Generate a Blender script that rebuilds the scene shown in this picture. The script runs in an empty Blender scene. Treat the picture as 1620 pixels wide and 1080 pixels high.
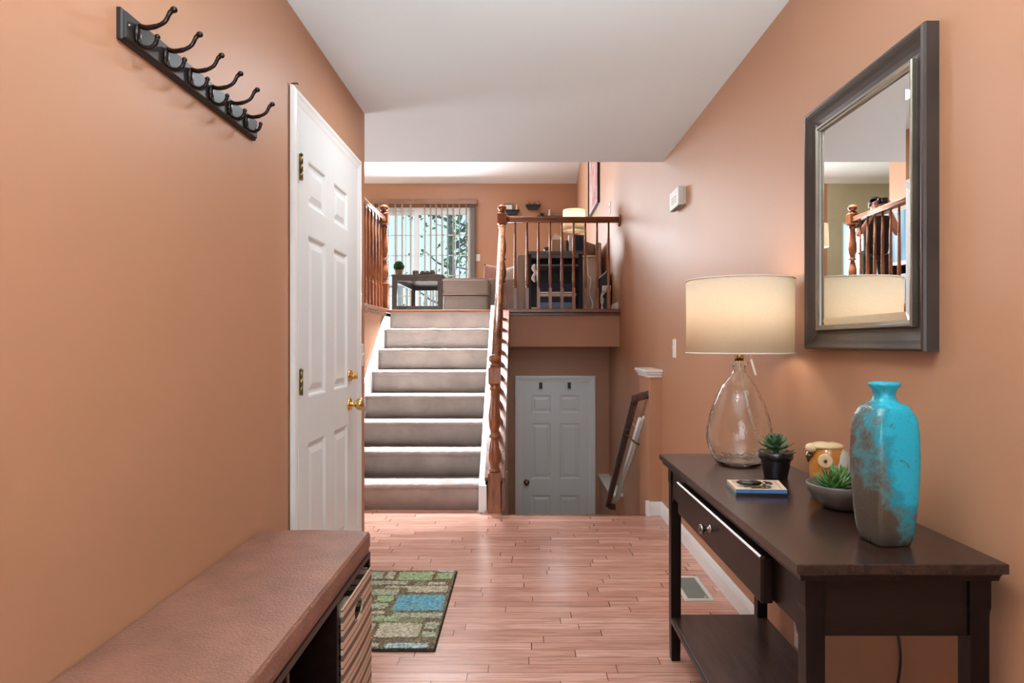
import bpy, bmesh, math, random
from mathutils import Vector, Matrix
random.seed(7)
PI = math.pi
C = bpy.context.scene.collection
SC = bpy.context.scene
H = 1.192                                  # eye height
# ------------------------------------------------------------------ camera
cam_d = bpy.data.cameras.new('viewpoint'); cam = bpy.data.objects.new('viewpoint', cam_d); C.objects.link(cam)
cam.location = (0, 0, H); cam.rotation_euler = (PI/2, 0, 0)
cam_d.sensor_width = 36; cam_d.lens = 22.22
cam_d.shift_x = -14.8/1620; cam_d.shift_y = 3/1620
cam_d.clip_start = 0.02; cam_d.clip_end = 200
SC.camera = cam
# ------------------------------------------------------------------ world, exposure
SC.view_settings.view_transform = 'Standard'; SC.view_settings.look = 'None'
SC.view_settings.exposure = 0.0; SC.view_settings.gamma = 1; SC.view_settings.use_curve_mapping = False
w = bpy.data.worlds.new('sky'); SC.world = w; w.use_nodes = True
nt = w.node_tree; bg = nt.nodes['Background']
tc = nt.nodes.new('ShaderNodeTexCoord'); sep = nt.nodes.new('ShaderNodeSeparateXYZ'); rp = nt.nodes.new('ShaderNodeValToRGB')
nt.links.new(tc.outputs['Generated'], sep.inputs[0]); nt.links.new(sep.outputs[2], rp.inputs[0]); nt.links.new(rp.outputs[0], bg.inputs[0])
rp.color_ramp.elements[0].position = 0.0; rp.color_ramp.elements[0].color = (.80, .92, .95, 1)
rp.color_ramp.elements[1].position = 0.5; rp.color_ramp.elements[1].color = (.45, .76, .90, 1)
bg.inputs[1].default_value = 1.25
# ------------------------------------------------------------------ lights (daylight at the windows, plus added fill lights)
def area(name, loc, rot, sx, sy, power, color=(1, 1, 1), spread=180):
    l = bpy.data.lights.new(name, 'AREA'); l.shape = 'RECTANGLE'; l.size = sx; l.size_y = sy
    l.energy = power; l.color = color; l.spread = math.radians(spread)
    o = bpy.data.objects.new(name, l); C.objects.link(o); o.location = loc; o.rotation_euler = rot
    return o
area('front_window_daylight', (0.05, -1.50, 1.45), (PI/2, 0, 0), 1.3, 1.5, 25, (.80, .92, 1.0))
area('ceiling_fill_light', (0, -.10, 1.40), (math.radians(152), 0, 0), .3, .3, 62, (.80, .92, 1.0), 110)  # added fill thrown at the ceiling from the camera, like a bounced flash
area('foyer_fill_light', (0.0, 0.9, 2.40), (0, 0, 0), .35, .35, 9, (1.0, .96, .90))  # added fill under the foyer ceiling; no fixture here
area('foyer_fill_light', (-.2, 2.9, 2.40), (0, 0, 0), .35, .35, 12, (.90, .96, 1.0))  # second added foyer fill, cooler, nearer the stairs
area('side_entry_fill', (-2.6, 3.98, 1.3), (PI/2, 0, -PI/2), .8, 1.7, 30, (.90, .96, 1.0))  # added fill from the side hall; the wall behind has no opening
area('patio_door_daylight', (-1.75, 11.0, 2.62), (-PI/2, 0, 0), 1.7, 1.9, 260, (.90, .96, 1.0))
area('alcove_daylight', (-4.0, 11.0, 2.7), (-PI/2, 0, 0), .5, 1.0, 30, (.92, .97, 1.0))
area('stair_fill_light', (-.92, 6.15, 4.8), (math.radians(-7), 0, 0), .5, .7, 185, (.88, .95, 1.0), 42)  # added to whiten the stair treads; the vault has no skylight
area('living_room_fill', (-1.2, 9.0, 4.35), (0, 0, 0), .8, .8, 42, (.93, .97, 1.0))  # added to brighten the upper room; stands for no fixture
area('lower_hall_fill', (.35, 6.2, 1.14), (0, 0, 0), .25, .25, 1.7, (.78, .92, 1.0))  # small added fill for the dim lower hall

# ------------------------------------------------------------------ materials
def newmat(name):
    m = bpy.data.materials.new(name); m.use_nodes = True
    return m, m.node_tree, m.node_tree.nodes['Principled BSDF']
def N(nt, typ, **kw):
    n = nt.nodes.new(typ)
    for k, v in kw.items():
        if k.startswith('i_'):
            key = k[2:]; n.inputs[int(key) if key.isdigit() else key].default_value = v
        else: setattr(n, k, v)
    return n
def L(nt, a, b): nt.links.new(a, b)
def mth(nt, op, a, b=None, c=None):
    n = nt.nodes.new('ShaderNodeMath'); n.operation = op
    for i, v in enumerate((a, b, c)):
        if v is None: continue
        if isinstance(v, (int, float)): n.inputs[i].default_value = v
        else: nt.links.new(v, n.inputs[i])
    return n.outputs[0]
def ramp(nt, fac, stops):
    r = nt.nodes.new('ShaderNodeValToRGB'); nt.links.new(fac, r.inputs[0])
    while len(r.color_ramp.elements) < len(stops): r.color_ramp.elements.new(.5)
    for e, (p, c) in zip(r.color_ramp.elements, stops):
        e.position = p; e.color = (*c, 1) if len(c) == 3 else c
    return r.outputs[0]
def plain(name, col, rough=.5, metal=0, var=.06, scale=6, bump=0, bscale=120, stretch=(1, 1, 1), spec=.5, **extra):
    """solid colour with a little noise variation and optional bump"""
    m, nt, b = newmat(name)
    tc = N(nt, 'ShaderNodeTexCoord'); mp = N(nt, 'ShaderNodeMapping'); mp.inputs['Scale'].default_value = stretch
    L(nt, tc.outputs['Object'], mp.inputs[0])
    n = N(nt, 'ShaderNodeTexNoise'); n.inputs['Scale'].default_value = scale; n.inputs['Detail'].default_value = 4
    L(nt, mp.outputs[0], n.inputs[0])
    lo = tuple(max(0, c*(1-var)) for c in col); hi = tuple(min(1, c*(1+var)) for c in col)
    L(nt, ramp(nt, n.outputs[0], [(.3, lo), (.7, hi)]), b.inputs['Base Color'])
    b.inputs['Roughness'].default_value = rough; b.inputs['Metallic'].default_value = metal
    b.inputs['Specular IOR Level'].default_value = spec
    if bump:
        n2 = N(nt, 'ShaderNodeTexNoise'); n2.inputs['Scale'].default_value = bscale; n2.inputs['Detail'].default_value = 3
        L(nt, mp.outputs[0], n2.inputs[0])
        bp = N(nt, 'ShaderNodeBump'); bp.inputs['Strength'].default_value = bump; bp.inputs['Distance'].default_value = .004
        L(nt, n2.outputs[0], bp.inputs['Height']); L(nt, bp.outputs[0], b.inputs['Normal'])
    for k, v in extra.items(): b.inputs[k.replace('_', ' ')].default_value = v
    return m
def wood(name, dark, light, rough=.3, axis='Z', scale=9, bump=.15, spec=.5):
    m, nt, b = newmat(name); b.inputs['Specular IOR Level'].default_value = spec
    tc = N(nt, 'ShaderNodeTexCoord'); mp = N(nt, 'ShaderNodeMapping')
    s = {'X': (.12, 1, 1), 'Y': (1, .12, 1), 'Z': (1, 1, .12)}[axis]
    mp.inputs['Scale'].default_value = s; L(nt, tc.outputs['Object'], mp.inputs[0])
    n = N(nt, 'ShaderNodeTexNoise'); n.inputs['Scale'].default_value = scale*2; n.inputs['Detail'].default_value = 6; n.inputs['Distortion'].default_value = 1.2
    L(nt, mp.outputs[0], n.inputs[0])
    n2 = N(nt, 'ShaderNodeTexNoise'); n2.inputs['Scale'].default_value = scale*14; n2.inputs['Detail'].default_value = 2
    L(nt, mp.outputs[0], n2.inputs[0])
    f = mth(nt, 'ADD', mth(nt, 'MULTIPLY', n.outputs[0], .7), mth(nt, 'MULTIPLY', n2.outputs[0], .3))
    L(nt, ramp(nt, f, [(.35, dark), (.62, light)]), b.inputs['Base Color'])
    b.inputs['Roughness'].default_value = rough
    bp = N(nt, 'ShaderNodeBump'); bp.inputs['Strength'].default_value = bump; bp.inputs['Distance'].default_value = .002
    L(nt, f, bp.inputs['Height']); L(nt, bp.outputs[0], b.inputs['Normal'])
    return m
M = {}
M['wall'] = plain('terracotta_paint', (.45, .226, .126), .48, var=.02, scale=2, bump=.02, bscale=300)
M['wall_back'] = plain('terracotta_paint_shaded', (.30, .165, .12), .5, var=.02, scale=2, bump=.02, bscale=300)  # wall paint darkened for the shade in the lower hall; not used
M['wall_olive'] = plain('olive_paint', (.50, .45, .30), .6, var=.02)
M['ceiling'] = plain('ceiling_paint', (.78, .86, .88), .8, var=.012, scale=2, bump=.03, bscale=200)
M['vault'] = plain('vault_paint', (.80, .77, .75), .8, var=.01, scale=2)
M['trim'] = plain('white_trim_paint', (.82, .83, .82), .3, var=.01)
M['door'] = plain('white_door_paint', (.76, .80, .80), .32, var=.012, bump=.03, bscale=60, stretch=(4, 4, .5))
M['oak'] = wood('stained_oak', (.13, .037, .013), (.35, .125, .052), .22, 'Z')
M['oak_y'] = wood('stained_oak_rail', (.09, .028, .012), (.25, .098, .048), .26, 'Y', 9, .03)
M['oak_x'] = wood('stained_oak_cross_rail', (.12, .04, .016), (.28, .11, .05), .25, 'X')
M['walnut'] = wood('dark_handrail_wood', (.028, .010, .006), (.075, .028, .016), .25, 'Y')
M['espresso'] = wood('espresso_wood', (.006, .003, .0025), (.015, .007, .005), .32, 'Y', 12, .2, .2)
M['espresso_top'] = wood('espresso_top_wood', (.014, .007, .006), (.036, .017, .012), .24, 'Y', 14, .25, .5)
M['espresso_z'] = wood('espresso_wood_upright', (.005, .003, .0025), (.013, .006, .0045), .32, 'Z', 12, .1, .18)
M['espresso_shelf'] = wood('espresso_shelf_wood', (.030, .017, .014), (.070, .040, .034), .3, 'Y', 12, .25)
M['greywood'] = wood('grey_brown_wood', (.06, .055, .052), (.12, .108, .10), .35, 'Y')
M['black'] = plain('black_lacquer', (.012, .011, .011), .35)
M['blackhook'] = plain('bronze_hook_metal', (.014, .007, .005), .25, .5, var=.3, scale=20)
M['rackboard'] = plain('black_rack_board', (.020, .016, .015), .42, var=.1, spec=.3)
M['brass'] = plain('polished_brass', (.72, .50, .20), .12, 1)
M['oldbrass'] = plain('antique_brass', (.22, .16, .07), .3, 1, var=.3, scale=30)
M['nickel'] = plain('dark_nickel', (.30, .27, .25), .25, 1)
M['plastic'] = plain('white_plastic', (.80, .79, .75), .35)
M['chime'] = plain('chime_ivory_plastic', (.70, .70, .64), .45)
M['greyplastic'] = plain('grey_louver', (.22, .24, .22), .5)
M['glass'], nt, b = newmat('clear_glass')
b.inputs['Transmission Weight'].default_value = 1; b.inputs['Roughness'].default_value = .02; b.inputs['IOR'].default_value = 1.45
b.inputs['Base Color'].default_value = (.97, .99, .98, 1)
n = N(nt, 'ShaderNodeTexNoise'); n.inputs['Scale'].default_value = 60
tcx = N(nt, 'ShaderNodeTexCoord'); L(nt, tcx.outputs['Object'], n.inputs[0])
bp = N(nt, 'ShaderNodeBump'); bp.inputs['Strength'].default_value = .7; bp.inputs['Distance'].default_value = .002
L(nt, n.outputs[0], bp.inputs['Height']); L(nt, bp.outputs[0], b.inputs['Normal'])
M['pane'], nt, b = newmat('window_glass')
b.inputs['Transmission Weight'].default_value = 1; b.inputs['Roughness'].default_value = 0; b.inputs['IOR'].default_value = 1.01
b.inputs['Base Color'].default_value = (.90, .97, 1, 1)
M['mirror'], nt, b = newmat('mirror_silver')
b.inputs['Metallic'].default_value = 1; b.inputs['Roughness'].default_value = .01; b.inputs['Base Color'].default_value = (.92, .94, .93, 1)
M['frame'] = plain('satin_bronze_frame', (.060, .046, .040), .30, .35, var=.15, scale=8, bump=.05, bscale=200)
M['frame_in'] = plain('pewter_inner_bead', (.20, .175, .145), .32, .6, var=.15, scale=8, bump=.1, bscale=200)
M['leather'] = plain('brown_suede_leather', (.235, .105, .068), .50, var=.2, scale=11, bump=.9, bscale=170)
M['ottoman'] = plain('beige_upholstery', (.30, .25, .215), .85, var=.05, bump=.1, bscale=250)
M['piping'] = plain('cream_piping', (.66, .60, .52), .8)
M['sofa'] = plain('taupe_upholstery', (.42, .34, .29), .85, var=.05, bump=.1, bscale=250)
M['pillow_w'] = plain('cream_pillow_cloth', (.78, .70, .62), .9)
M['pillow_p'] = plain('pink_pillow_cloth', (.72, .42, .36), .9)
M['pillow_b'] = plain('brown_pillow_cloth', (.20, .13, .08), .9)
M['carpet'] = plain('taupe_carpet', (.40, .345, .315), .95, var=.16, scale=5, bump=1.0, bscale=160, spec=.1)
M['vane'] = plain('blind_vane', (.62, .52, .44), .6)
M['valance'] = wood('valance_wood', (.18, .085, .05), (.30, .16, .10), .5, 'X')
M['pot'] = plain('black_glazed_pot', (.012, .009, .009), .2)
M['bowl'] = plain('grey_ceramic', (.115, .090, .080), .35, var=.1)
M['soil'] = plain('dark_pebbles', (.05, .035, .03), .8, var=.5, scale=60, bump=.6, bscale=90)
M['rock'] = plain('rust_rock', (.45, .16, .08), .7, var=.3, scale=40, bump=.3)
M['owl'] = plain('orange_glaze', (.46, .17, .028), .15, var=.25, scale=14)
M['owlwing'] = plain('grey_glaze', (.42, .37, .32), .18, var=.25, scale=14)
M['owlcap'] = plain('cream_glaze', (.72, .55, .33), .15, var=.1)
M['owldark'] = plain('brown_glaze', (.06, .025, .012), .2)
M['skin'] = plain('skin', (.62, .34, .24), .5, var=.04)
M['hair'] = plain('dark_hair', (.02, .014, .012), .6, bump=.5, bscale=200)
M['shirt'] = plain('black_shirt_cloth', (.015, .016, .02), .9)
M['trousers'] = plain('charcoal_trouser_cloth', (.03, .03, .035), .9)
M['shoe'] = plain('dark_shoe_leather', (.02, .015, .012), .5)
M['white'] = plain('white_paper', (.85, .84, .82), .7)
M['cream'] = plain('cream_cloth', (.82, .74, .58), .8)
M['navy'] = plain('navy_fabric', (.018, .028, .065), .8)
M['steel'] = plain('steel_blue_box', (.16, .25, .36), .6)
M['tanbox'] = plain('tan_box', (.52, .38, .27), .7)
M['tan_mag'] = plain('stacked_magazines', (.45, .36, .29), .6)
M['terra'] = plain('terracotta_pot_clay', (.62, .33, .20), .8)
M['bark'] = plain('tree_bark', (.22, .20, .18), .9, var=.3, scale=10)
M['leafout'] = plain('tree_foliage', (.16, .30, .12), .8, var=.4, scale=5)
M['deck'] = plain('pale_deck_boards', (.62, .60, .57), .8)
M['lawn'] = plain('pale_ground', (.55, .60, .50), .9)
# foliage greens
def leafmat(name, base, edge):
    m, nt, b = newmat(name)
    tc = N(nt, 'ShaderNodeTexCoord'); n = N(nt, 'ShaderNodeTexNoise'); n.inputs['Scale'].default_value = 55
    L(nt, tc.outputs['Object'], n.inputs[0])
    L(nt, ramp(nt, n.outputs[0], [(.35, base), (.68, edge)]), b.inputs['Base Color'])
    b.inputs['Roughness'].default_value = .35
    return m
M['succ'] = leafmat('succulent_green', (.018, .055, .020), (.09, .19, .08))
M['succ2'] = leafmat('bright_succulent_green', (.022, .10, .022), (.16, .34, .09))
M['topi'] = leafmat('topiary_green', (.02, .08, .02), (.05, .17, .04))
# lamp shade: fabric lit from inside by the bulb
M['shade'], nt, b = newmat('linen_shade')
b.inputs['Base Color'].default_value = (.80, .70, .56, 1); b.inputs['Roughness'].default_value = .9
tc = N(nt, 'ShaderNodeTexCoord'); wv = N(nt, 'ShaderNodeTexNoise'); wv.inputs['Scale'].default_value = 90
mp = N(nt, 'ShaderNodeMapping'); mp.inputs['Scale'].default_value = (1, 1, 6); L(nt, tc.outputs['Object'], mp.inputs[0]); L(nt, mp.outputs[0], wv.inputs[0])
L(nt, ramp(nt, wv.outputs[0], [(.3, (.80, .68, .52)), (.7, (.88, .77, .62))]), b.inputs['Base Color'])
tr = N(nt, 'ShaderNodeBsdfTranslucent'); tr.inputs[0].default_value = (.95, .86, .72, 1)
mx = N(nt, 'ShaderNodeMixShader'); mx.inputs[0].default_value = .38
out = nt.nodes['Material Output']
L(nt, b.outputs[0], mx.inputs[1]); L(nt, tr.outputs[0], mx.inputs[2]); L(nt, mx.outputs[0], out.inputs[0])
def emis(name, col, s):
    m, nt, b = newmat(name)
    b.inputs['Base Color'].default_value = (*col, 1); b.inputs['Emission Color'].default_value = (*col, 1); b.inputs['Emission Strength'].default_value = s
    return m
M['bulb'] = emis('lit_bulb', (1, .86, .68), 4)
# television screen: door reflection painted as glowing pale blue vertical bands
M['screen'], nt, b = newmat('television_reflection')
tc = N(nt, 'ShaderNodeTexCoord'); mp = N(nt, 'ShaderNodeMapping'); mp.inputs['Scale'].default_value = (1, 5, .4)
n = N(nt, 'ShaderNodeTexNoise'); n.inputs['Scale'].default_value = 2.2
L(nt, tc.outputs['Object'], mp.inputs[0]); L(nt, mp.outputs[0], n.inputs[0])
cr = ramp(nt, n.outputs[0], [(.35, (.16, .42, .66)), (.5, (.30, .60, .82)), (.68, (.80, .92, .98))])
L(nt, cr, b.inputs['Emission Color']); b.inputs['Emission Strength'].default_value = .85; b.inputs['Base Color'].default_value = (.02, .03, .04, 1); b.inputs['Roughness'].default_value = .6; b.inputs['Specular IOR Level'].default_value = .05
# floor planks
M['floor'], nt, b = newmat('oak_strip_floor')
g = N(nt, 'ShaderNodeNewGeometry'); sp = N(nt, 'ShaderNodeSeparateXYZ'); L(nt, g.outputs['Position'], sp.inputs[0])
row = mth(nt, 'DIVIDE', sp.outputs[1], .0572); ri = mth(nt, 'FLOOR', row); rf = mth(nt, 'FRACT', row)
wn = N(nt, 'ShaderNodeTexWhiteNoise'); wn.noise_dimensions = '1D'; L(nt, ri, wn.inputs['W'])
off = mth(nt, 'MULTIPLY', wn.outputs[0], 7.3)
ln = mth(nt, 'ADD', mth(nt, 'MULTIPLY', wn.outputs[0], .35), .42)
col_ = mth(nt, 'DIVIDE', mth(nt, 'ADD', sp.outputs[0], off), ln); ci = mth(nt, 'FLOOR', col_); cf = mth(nt, 'FRACT', col_)
cmb = N(nt, 'ShaderNodeCombineXYZ'); L(nt, ri, cmb.inputs[0]); L(nt, ci, cmb.inputs[1])
wn2 = N(nt, 'ShaderNodeTexWhiteNoise'); wn2.noise_dimensions = '2D'; L(nt, cmb.outputs[0], wn2.inputs['Vector'])
mp = N(nt, 'ShaderNodeMapping'); mp.inputs['Scale'].default_value = (2.2, 38, 1); L(nt, g.outputs['Position'], mp.inputs[0])
cmb2 = N(nt, 'ShaderNodeVectorMath'); cmb2.operation = 'ADD'; L(nt, mp.outputs[0], cmb2.inputs[0])
sc2 = N(nt, 'ShaderNodeVectorMath'); sc2.operation = 'SCALE'; L(nt, wn2.outputs[1], sc2.inputs[0]); sc2.inputs['Scale'].default_value = 40
L(nt, sc2.outputs[0], cmb2.inputs[1])
gn = N(nt, 'ShaderNodeTexNoise'); gn.inputs['Scale'].default_value = 2.2; gn.inputs['Detail'].default_value = 6; gn.inputs['Distortion'].default_value = .8
L(nt, cmb2.outputs[0], gn.inputs[0])
pc = ramp(nt, wn2.outputs[0], [(0, (.56, .290, .215)), (.5, (.65, .355, .27)), (1, (.76, .45, .36))])
gc = ramp(nt, gn.outputs[0], [(.34, (.58, .47, .43)), (.56, (1, 1, 1))])
mul = N(nt, 'ShaderNodeMix'); mul.data_type = 'RGBA'; mul.blend_type = 'MULTIPLY'; mul.inputs[0].default_value = .75
L(nt, pc, mul.inputs[6]); L(nt, gc, mul.inputs[7])
edge = mth(nt, 'MULTIPLY', mth(nt, 'GREATER_THAN', rf, .035), mth(nt, 'GREATER_THAN', cf, .006))
mul2 = N(nt, 'ShaderNodeMix'); mul2.data_type = 'RGBA'; L(nt, edge, mul2.inputs[0]); mul2.inputs[6].default_value = (.10, .035, .02, 1); L(nt, mul.outputs[2], mul2.inputs[7])
L(nt, mul2.outputs[2], b.inputs['Base Color']); b.inputs['Roughness'].default_value = .24
bp = N(nt, 'ShaderNodeBump'); bp.inputs['Strength'].default_value = .35; bp.inputs['Distance'].default_value = .001
L(nt, edge, bp.inputs['Height']); L(nt, bp.outputs[0], b.inputs['Normal'])
# basket stripes (horizontal woven bands)
M['stripe'], nt, b = newmat('striped_basket_cloth')
g = N(nt, 'ShaderNodeNewGeometry'); sp = N(nt, 'ShaderNodeSeparateXYZ'); L(nt, g.outputs['Position'], sp.inputs[0])
fr = mth(nt, 'FRACT', mth(nt, 'DIVIDE', sp.outputs[2], .052))
r = nt.nodes.new('ShaderNodeValToRGB'); L(nt, fr, r.inputs[0]); r.color_ramp.interpolation = 'CONSTANT'
tan, brn, blk = (.60, .40, .28, 1), (.14, .095, .075, 1), (.01, .008, .008, 1)
for p, c in [(0, tan), (.34, brn), (.66, tan), (.94, blk)]:
    e = r.color_ramp.elements.new(p); e.color = c
r.color_ramp.elements.remove(r.color_ramp.elements[0])
r.color_ramp.elements[0].position = 0
while len(r.color_ramp.elements) > 4: r.color_ramp.elements.remove(r.color_ramp.elements[-1])
L(nt, r.outputs[0], b.inputs['Base Color']); b.inputs['Roughness'].default_value = .85
# vase glaze
M['vase'], nt, b = newmat('turquoise_vase_glaze')
tc = N(nt, 'ShaderNodeTexCoord'); sp = N(nt, 'ShaderNodeSeparateXYZ'); L(nt, tc.outputs['Object'], sp.inputs[0])
n1 = N(nt, 'ShaderNodeTexNoise'); n1.inputs['Scale'].default_value = 22; n1.inputs['Detail'].default_value = 8; n1.inputs['Roughness'].default_value = .7
L(nt, tc.outputs['Object'], n1.inputs[0])
n3 = N(nt, 'ShaderNodeTexNoise'); n3.inputs['Scale'].default_value = 9; n3.inputs['Detail'].default_value = 3; L(nt, tc.outputs['Object'], n3.inputs[0])
# turquoise where the glaze ran: right face, above the bare foot
side = mth(nt, 'MULTIPLY', mth(nt, 'ADD', sp.outputs[0], .030), 18)
hgt = mth(nt, 'MULTIPLY', mth(nt, 'SUBTRACT', sp.outputs[2], .085), 12)
hc = mth(nt, 'MINIMUM', hgt, .7); sc_ = mth(nt, 'MINIMUM', mth(nt, 'MAXIMUM', side, -.7), .8)
tot = mth(nt, 'ADD', mth(nt, 'MINIMUM', hc, 0.6), sc_)
tot = mth(nt, 'ADD', tot, mth(nt, 'MULTIPLY', mth(nt, 'SUBTRACT', n1.outputs[0], .5), 2.2))
tot = mth(nt, 'ADD', tot, mth(nt, 'MULTIPLY', mth(nt, 'SUBTRACT', n3.outputs[0], .5), 1.2))
L(nt, ramp(nt, tot, [(.05, (.080, .056, .040)), (.35, (.07, .15, .15)), (.6, (.010, .24, .32)), (.9, (.010, .38, .52))]), b.inputs['Base Color'])
n4 = N(nt, 'ShaderNodeTexNoise'); n4.inputs['Scale'].default_value = 26; n4.inputs['Detail'].default_value = 7; n4.inputs['Distortion'].default_value = 3.5
L(nt, tc.outputs['Object'], n4.inputs[0])
mxv = N(nt, 'ShaderNodeMix'); mxv.data_type = 'RGBA'
src = b.inputs['Base Color'].links[0].from_socket
L(nt, ramp(nt, n4.outputs[0], [(.60, (0, 0, 0)), (.68, (.6, .6, .6))]), mxv.inputs[0]); L(nt, src, mxv.inputs[6]); mxv.inputs[7].default_value = (.06, .07, .06, 1); L(nt, mxv.outputs[2], b.inputs['Base Color'])
b.inputs['Roughness'].default_value = .22
n2 = N(nt, 'ShaderNodeTexNoise'); n2.inputs['Scale'].default_value = 180; n2.inputs['Detail'].default_value = 3; L(nt, tc.outputs['Object'], n2.inputs[0])
bp = N(nt, 'ShaderNodeBump'); bp.inputs['Strength'].default_value = .45; bp.inputs['Distance'].default_value = .002
L(nt, n2.outputs[0], bp.inputs['Height']); L(nt, bp.outputs[0], b.inputs['Normal'])
# rose and white abstract print
M['print'], nt, b = newmat('abstract_rose_print')
tc = N(nt, 'ShaderNodeTexCoord'); n = N(nt, 'ShaderNodeTexNoise'); n.inputs['Scale'].default_value = 4; n.inputs['Distortion'].default_value = 2.5
mp = N(nt, 'ShaderNodeMapping'); mp.inputs['Scale'].default_value = (1, 1.6, .5); L(nt, tc.outputs['Object'], mp.inputs[0]); L(nt, mp.outputs[0], n.inputs[0])
L(nt, ramp(nt, n.outputs[0], [(.35, (.30, .06, .055)), (.5, (.45, .17, .16)), (.66, (.62, .48, .45))]), b.inputs['Base Color'])
RUGC = {'brown': (.150, .105, .070), 'olive': (.23, .22, .13), 'cream': (.46, .42, .32), 'green': (.33, .42, .24), 'blue': (.14, .36, .46), 'sage': (.36, .39, .29), 'paleblue': (.38, .50, .52), 'edge': (.03, .025, .022)}
for k, c in RUGC.items(): M['rug_'+k] = plain('rug_pile_'+k, tuple(min(1, v*1.2) for v in c), .95, var=.45, scale=70, bump=1.0, bscale=260, spec=.1)

# ------------------------------------------------------------------ mesh helpers
def box(bm, x0, x1, y0, y1, z0, z1, mi=0):
    vs = [bm.verts.new(p) for p in ((x0,y0,z0),(x1,y0,z0),(x1,y1,z0),(x0,y1,z0),(x0,y0,z1),(x1,y0,z1),(x1,y1,z1),(x0,y1,z1))]
    fs = [bm.faces.new([vs[i] for i in f]) for f in ((0,3,2,1),(4,5,6,7),(0,1,5,4),(1,2,6,5),(2,3,7,6),(3,0,4,7))]
    for f in fs: f.material_index = mi
    return vs
def lathe(bm, prof, c=(0,0), seg=24, sq=None, mi=0, cap=True, phase=0):
    """prof: (radius, z); sq: superellipse exponent for squarish sections"""
    rings = []
    for r, z in prof:
        ring = []
        for k in range(seg):
            a = 2*PI*k/seg + phase
            rr = r
            if sq: rr = r/((abs(math.cos(a))**sq+abs(math.sin(a))**sq)**(1/sq))
            ring.append(bm.verts.new((c[0]+rr*math.cos(a), c[1]+rr*math.sin(a), z)))
        rings.append(ring)
    for a, b2 in zip(rings, rings[1:]):
        for k in range(seg):
            f = bm.faces.new((a[k], a[(k+1)%seg], b2[(k+1)%seg], b2[k])); f.smooth = True; f.material_index = mi
    if cap:
        f = bm.faces.new(list(reversed(rings[0]))); f.material_index = mi
        f = bm.faces.new(rings[-1]); f.material_index = mi
def tube(bm, pts, rad, seg=10, mi=0, cap=True):
    pts = [Vector(p) for p in pts]
    if not isinstance(rad, (list, tuple)): rad = [rad]*len(pts)
    rings = []; prev = None
    for i, p in enumerate(pts):
        t = (pts[min(i+1, len(pts)-1)]-pts[max(i-1, 0)]).normalized()
        if prev is None:
            up = Vector((0,0,1)) if abs(t.z) < .9 else Vector((1,0,0))
            n = t.cross(up).normalized()
        else: n = (prev - t*prev.dot(t)).normalized()
        prev = n; bb = t.cross(n)
        rings.append([bm.verts.new(p+(n*math.cos(2*PI*k/seg)+bb*math.sin(2*PI*k/seg))*rad[i]) for k in range(seg)])
    for a, b2 in zip(rings, rings[1:]):
        for k in range(seg):
            f = bm.faces.new((a[k], a[(k+1)%seg], b2[(k+1)%seg], b2[k])); f.smooth = True; f.material_index = mi
    if cap:
        for r_, rev in ((rings[0], True), (rings[-1], False)):
            f = bm.faces.new(list(reversed(r_)) if rev else r_); f.material_index = mi
def spline(pts, n=8):
    """Catmull-Rom through pts"""
    P = [Vector(p) for p in pts]; P = [P[0]*2-P[1]]+P+[P[-1]*2-P[-2]]; o = []
    for i in range(1, len(P)-2):
        for k in range(n):
            t = k/n; a, b2, c, d = P[i-1:i+3]
            o.append(.5*((2*b2)+(c-a)*t+(2*a-5*b2+4*c-d)*t*t+(3*b2-a-3*c+d)*t**3))
    o.append(P[-2]); return o
def prism(bm, poly, axis, lo, hi, mi=0):
    """poly: 2D points; axis X -> (y,z), Y -> (x,z), Z -> (x,y)"""
    def P(u, v, w_): return {'X': (w_, u, v), 'Y': (u, w_, v), 'Z': (u, v, w_)}[axis]
    a = [bm.verts.new(P(u, v, lo)) for u, v in poly]; b2 = [bm.verts.new(P(u, v, hi)) for u, v in poly]
    n = len(poly)
    fs = [bm.faces.new(a), bm.faces.new(list(reversed(b2)))]
    for i in range(n): fs.append(bm.faces.new((a[i], b2[i], b2[(i+1)%n], a[(i+1)%n])))
    for f in fs: f.material_index = mi
def sweep_rect(bm, u0, u1, v0, v1, prof, mapf, mi=0, sides=(1,1,1,1)):
    """mitred frame; prof: (inset, height) from outer edge inwards; mapf(u,v,h)->point"""
    rings = []
    for d, h in prof:
        rings.append([bm.verts.new(mapf(u, v, h)) for u, v in ((u0+d*sides[3],v0+d*sides[0]),(u1-d*sides[1],v0+d*sides[0]),(u1-d*sides[1],v1-d*sides[2]),(u0+d*sides[3],v1-d*sides[2]))])
    for a, b2 in zip(rings, rings[1:]):
        for k in range(4):
            if not sides[k]: continue
            f = bm.faces.new((a[k], a[(k+1)%4], b2[(k+1)%4], b2[k])); f.material_index = mi
    return rings
def blob(bm, c, r, sub=3, mi=0, noise=0):
    mt = Matrix.Translation(c) @ Matrix.Diagonal((*r, 1))
    d = bmesh.ops.create_icosphere(bm, subdivisions=sub, radius=1, matrix=mt)
    for v in d['verts']:
        if noise: v.co += (v.co-Vector(c))*random.uniform(-noise, noise)
        for f in v.link_faces: f.smooth = True; f.material_index = mi
def wloc(o):
    v = Vector((0,0,0))
    while o: v += o.location; o = o.parent
    return v
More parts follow.
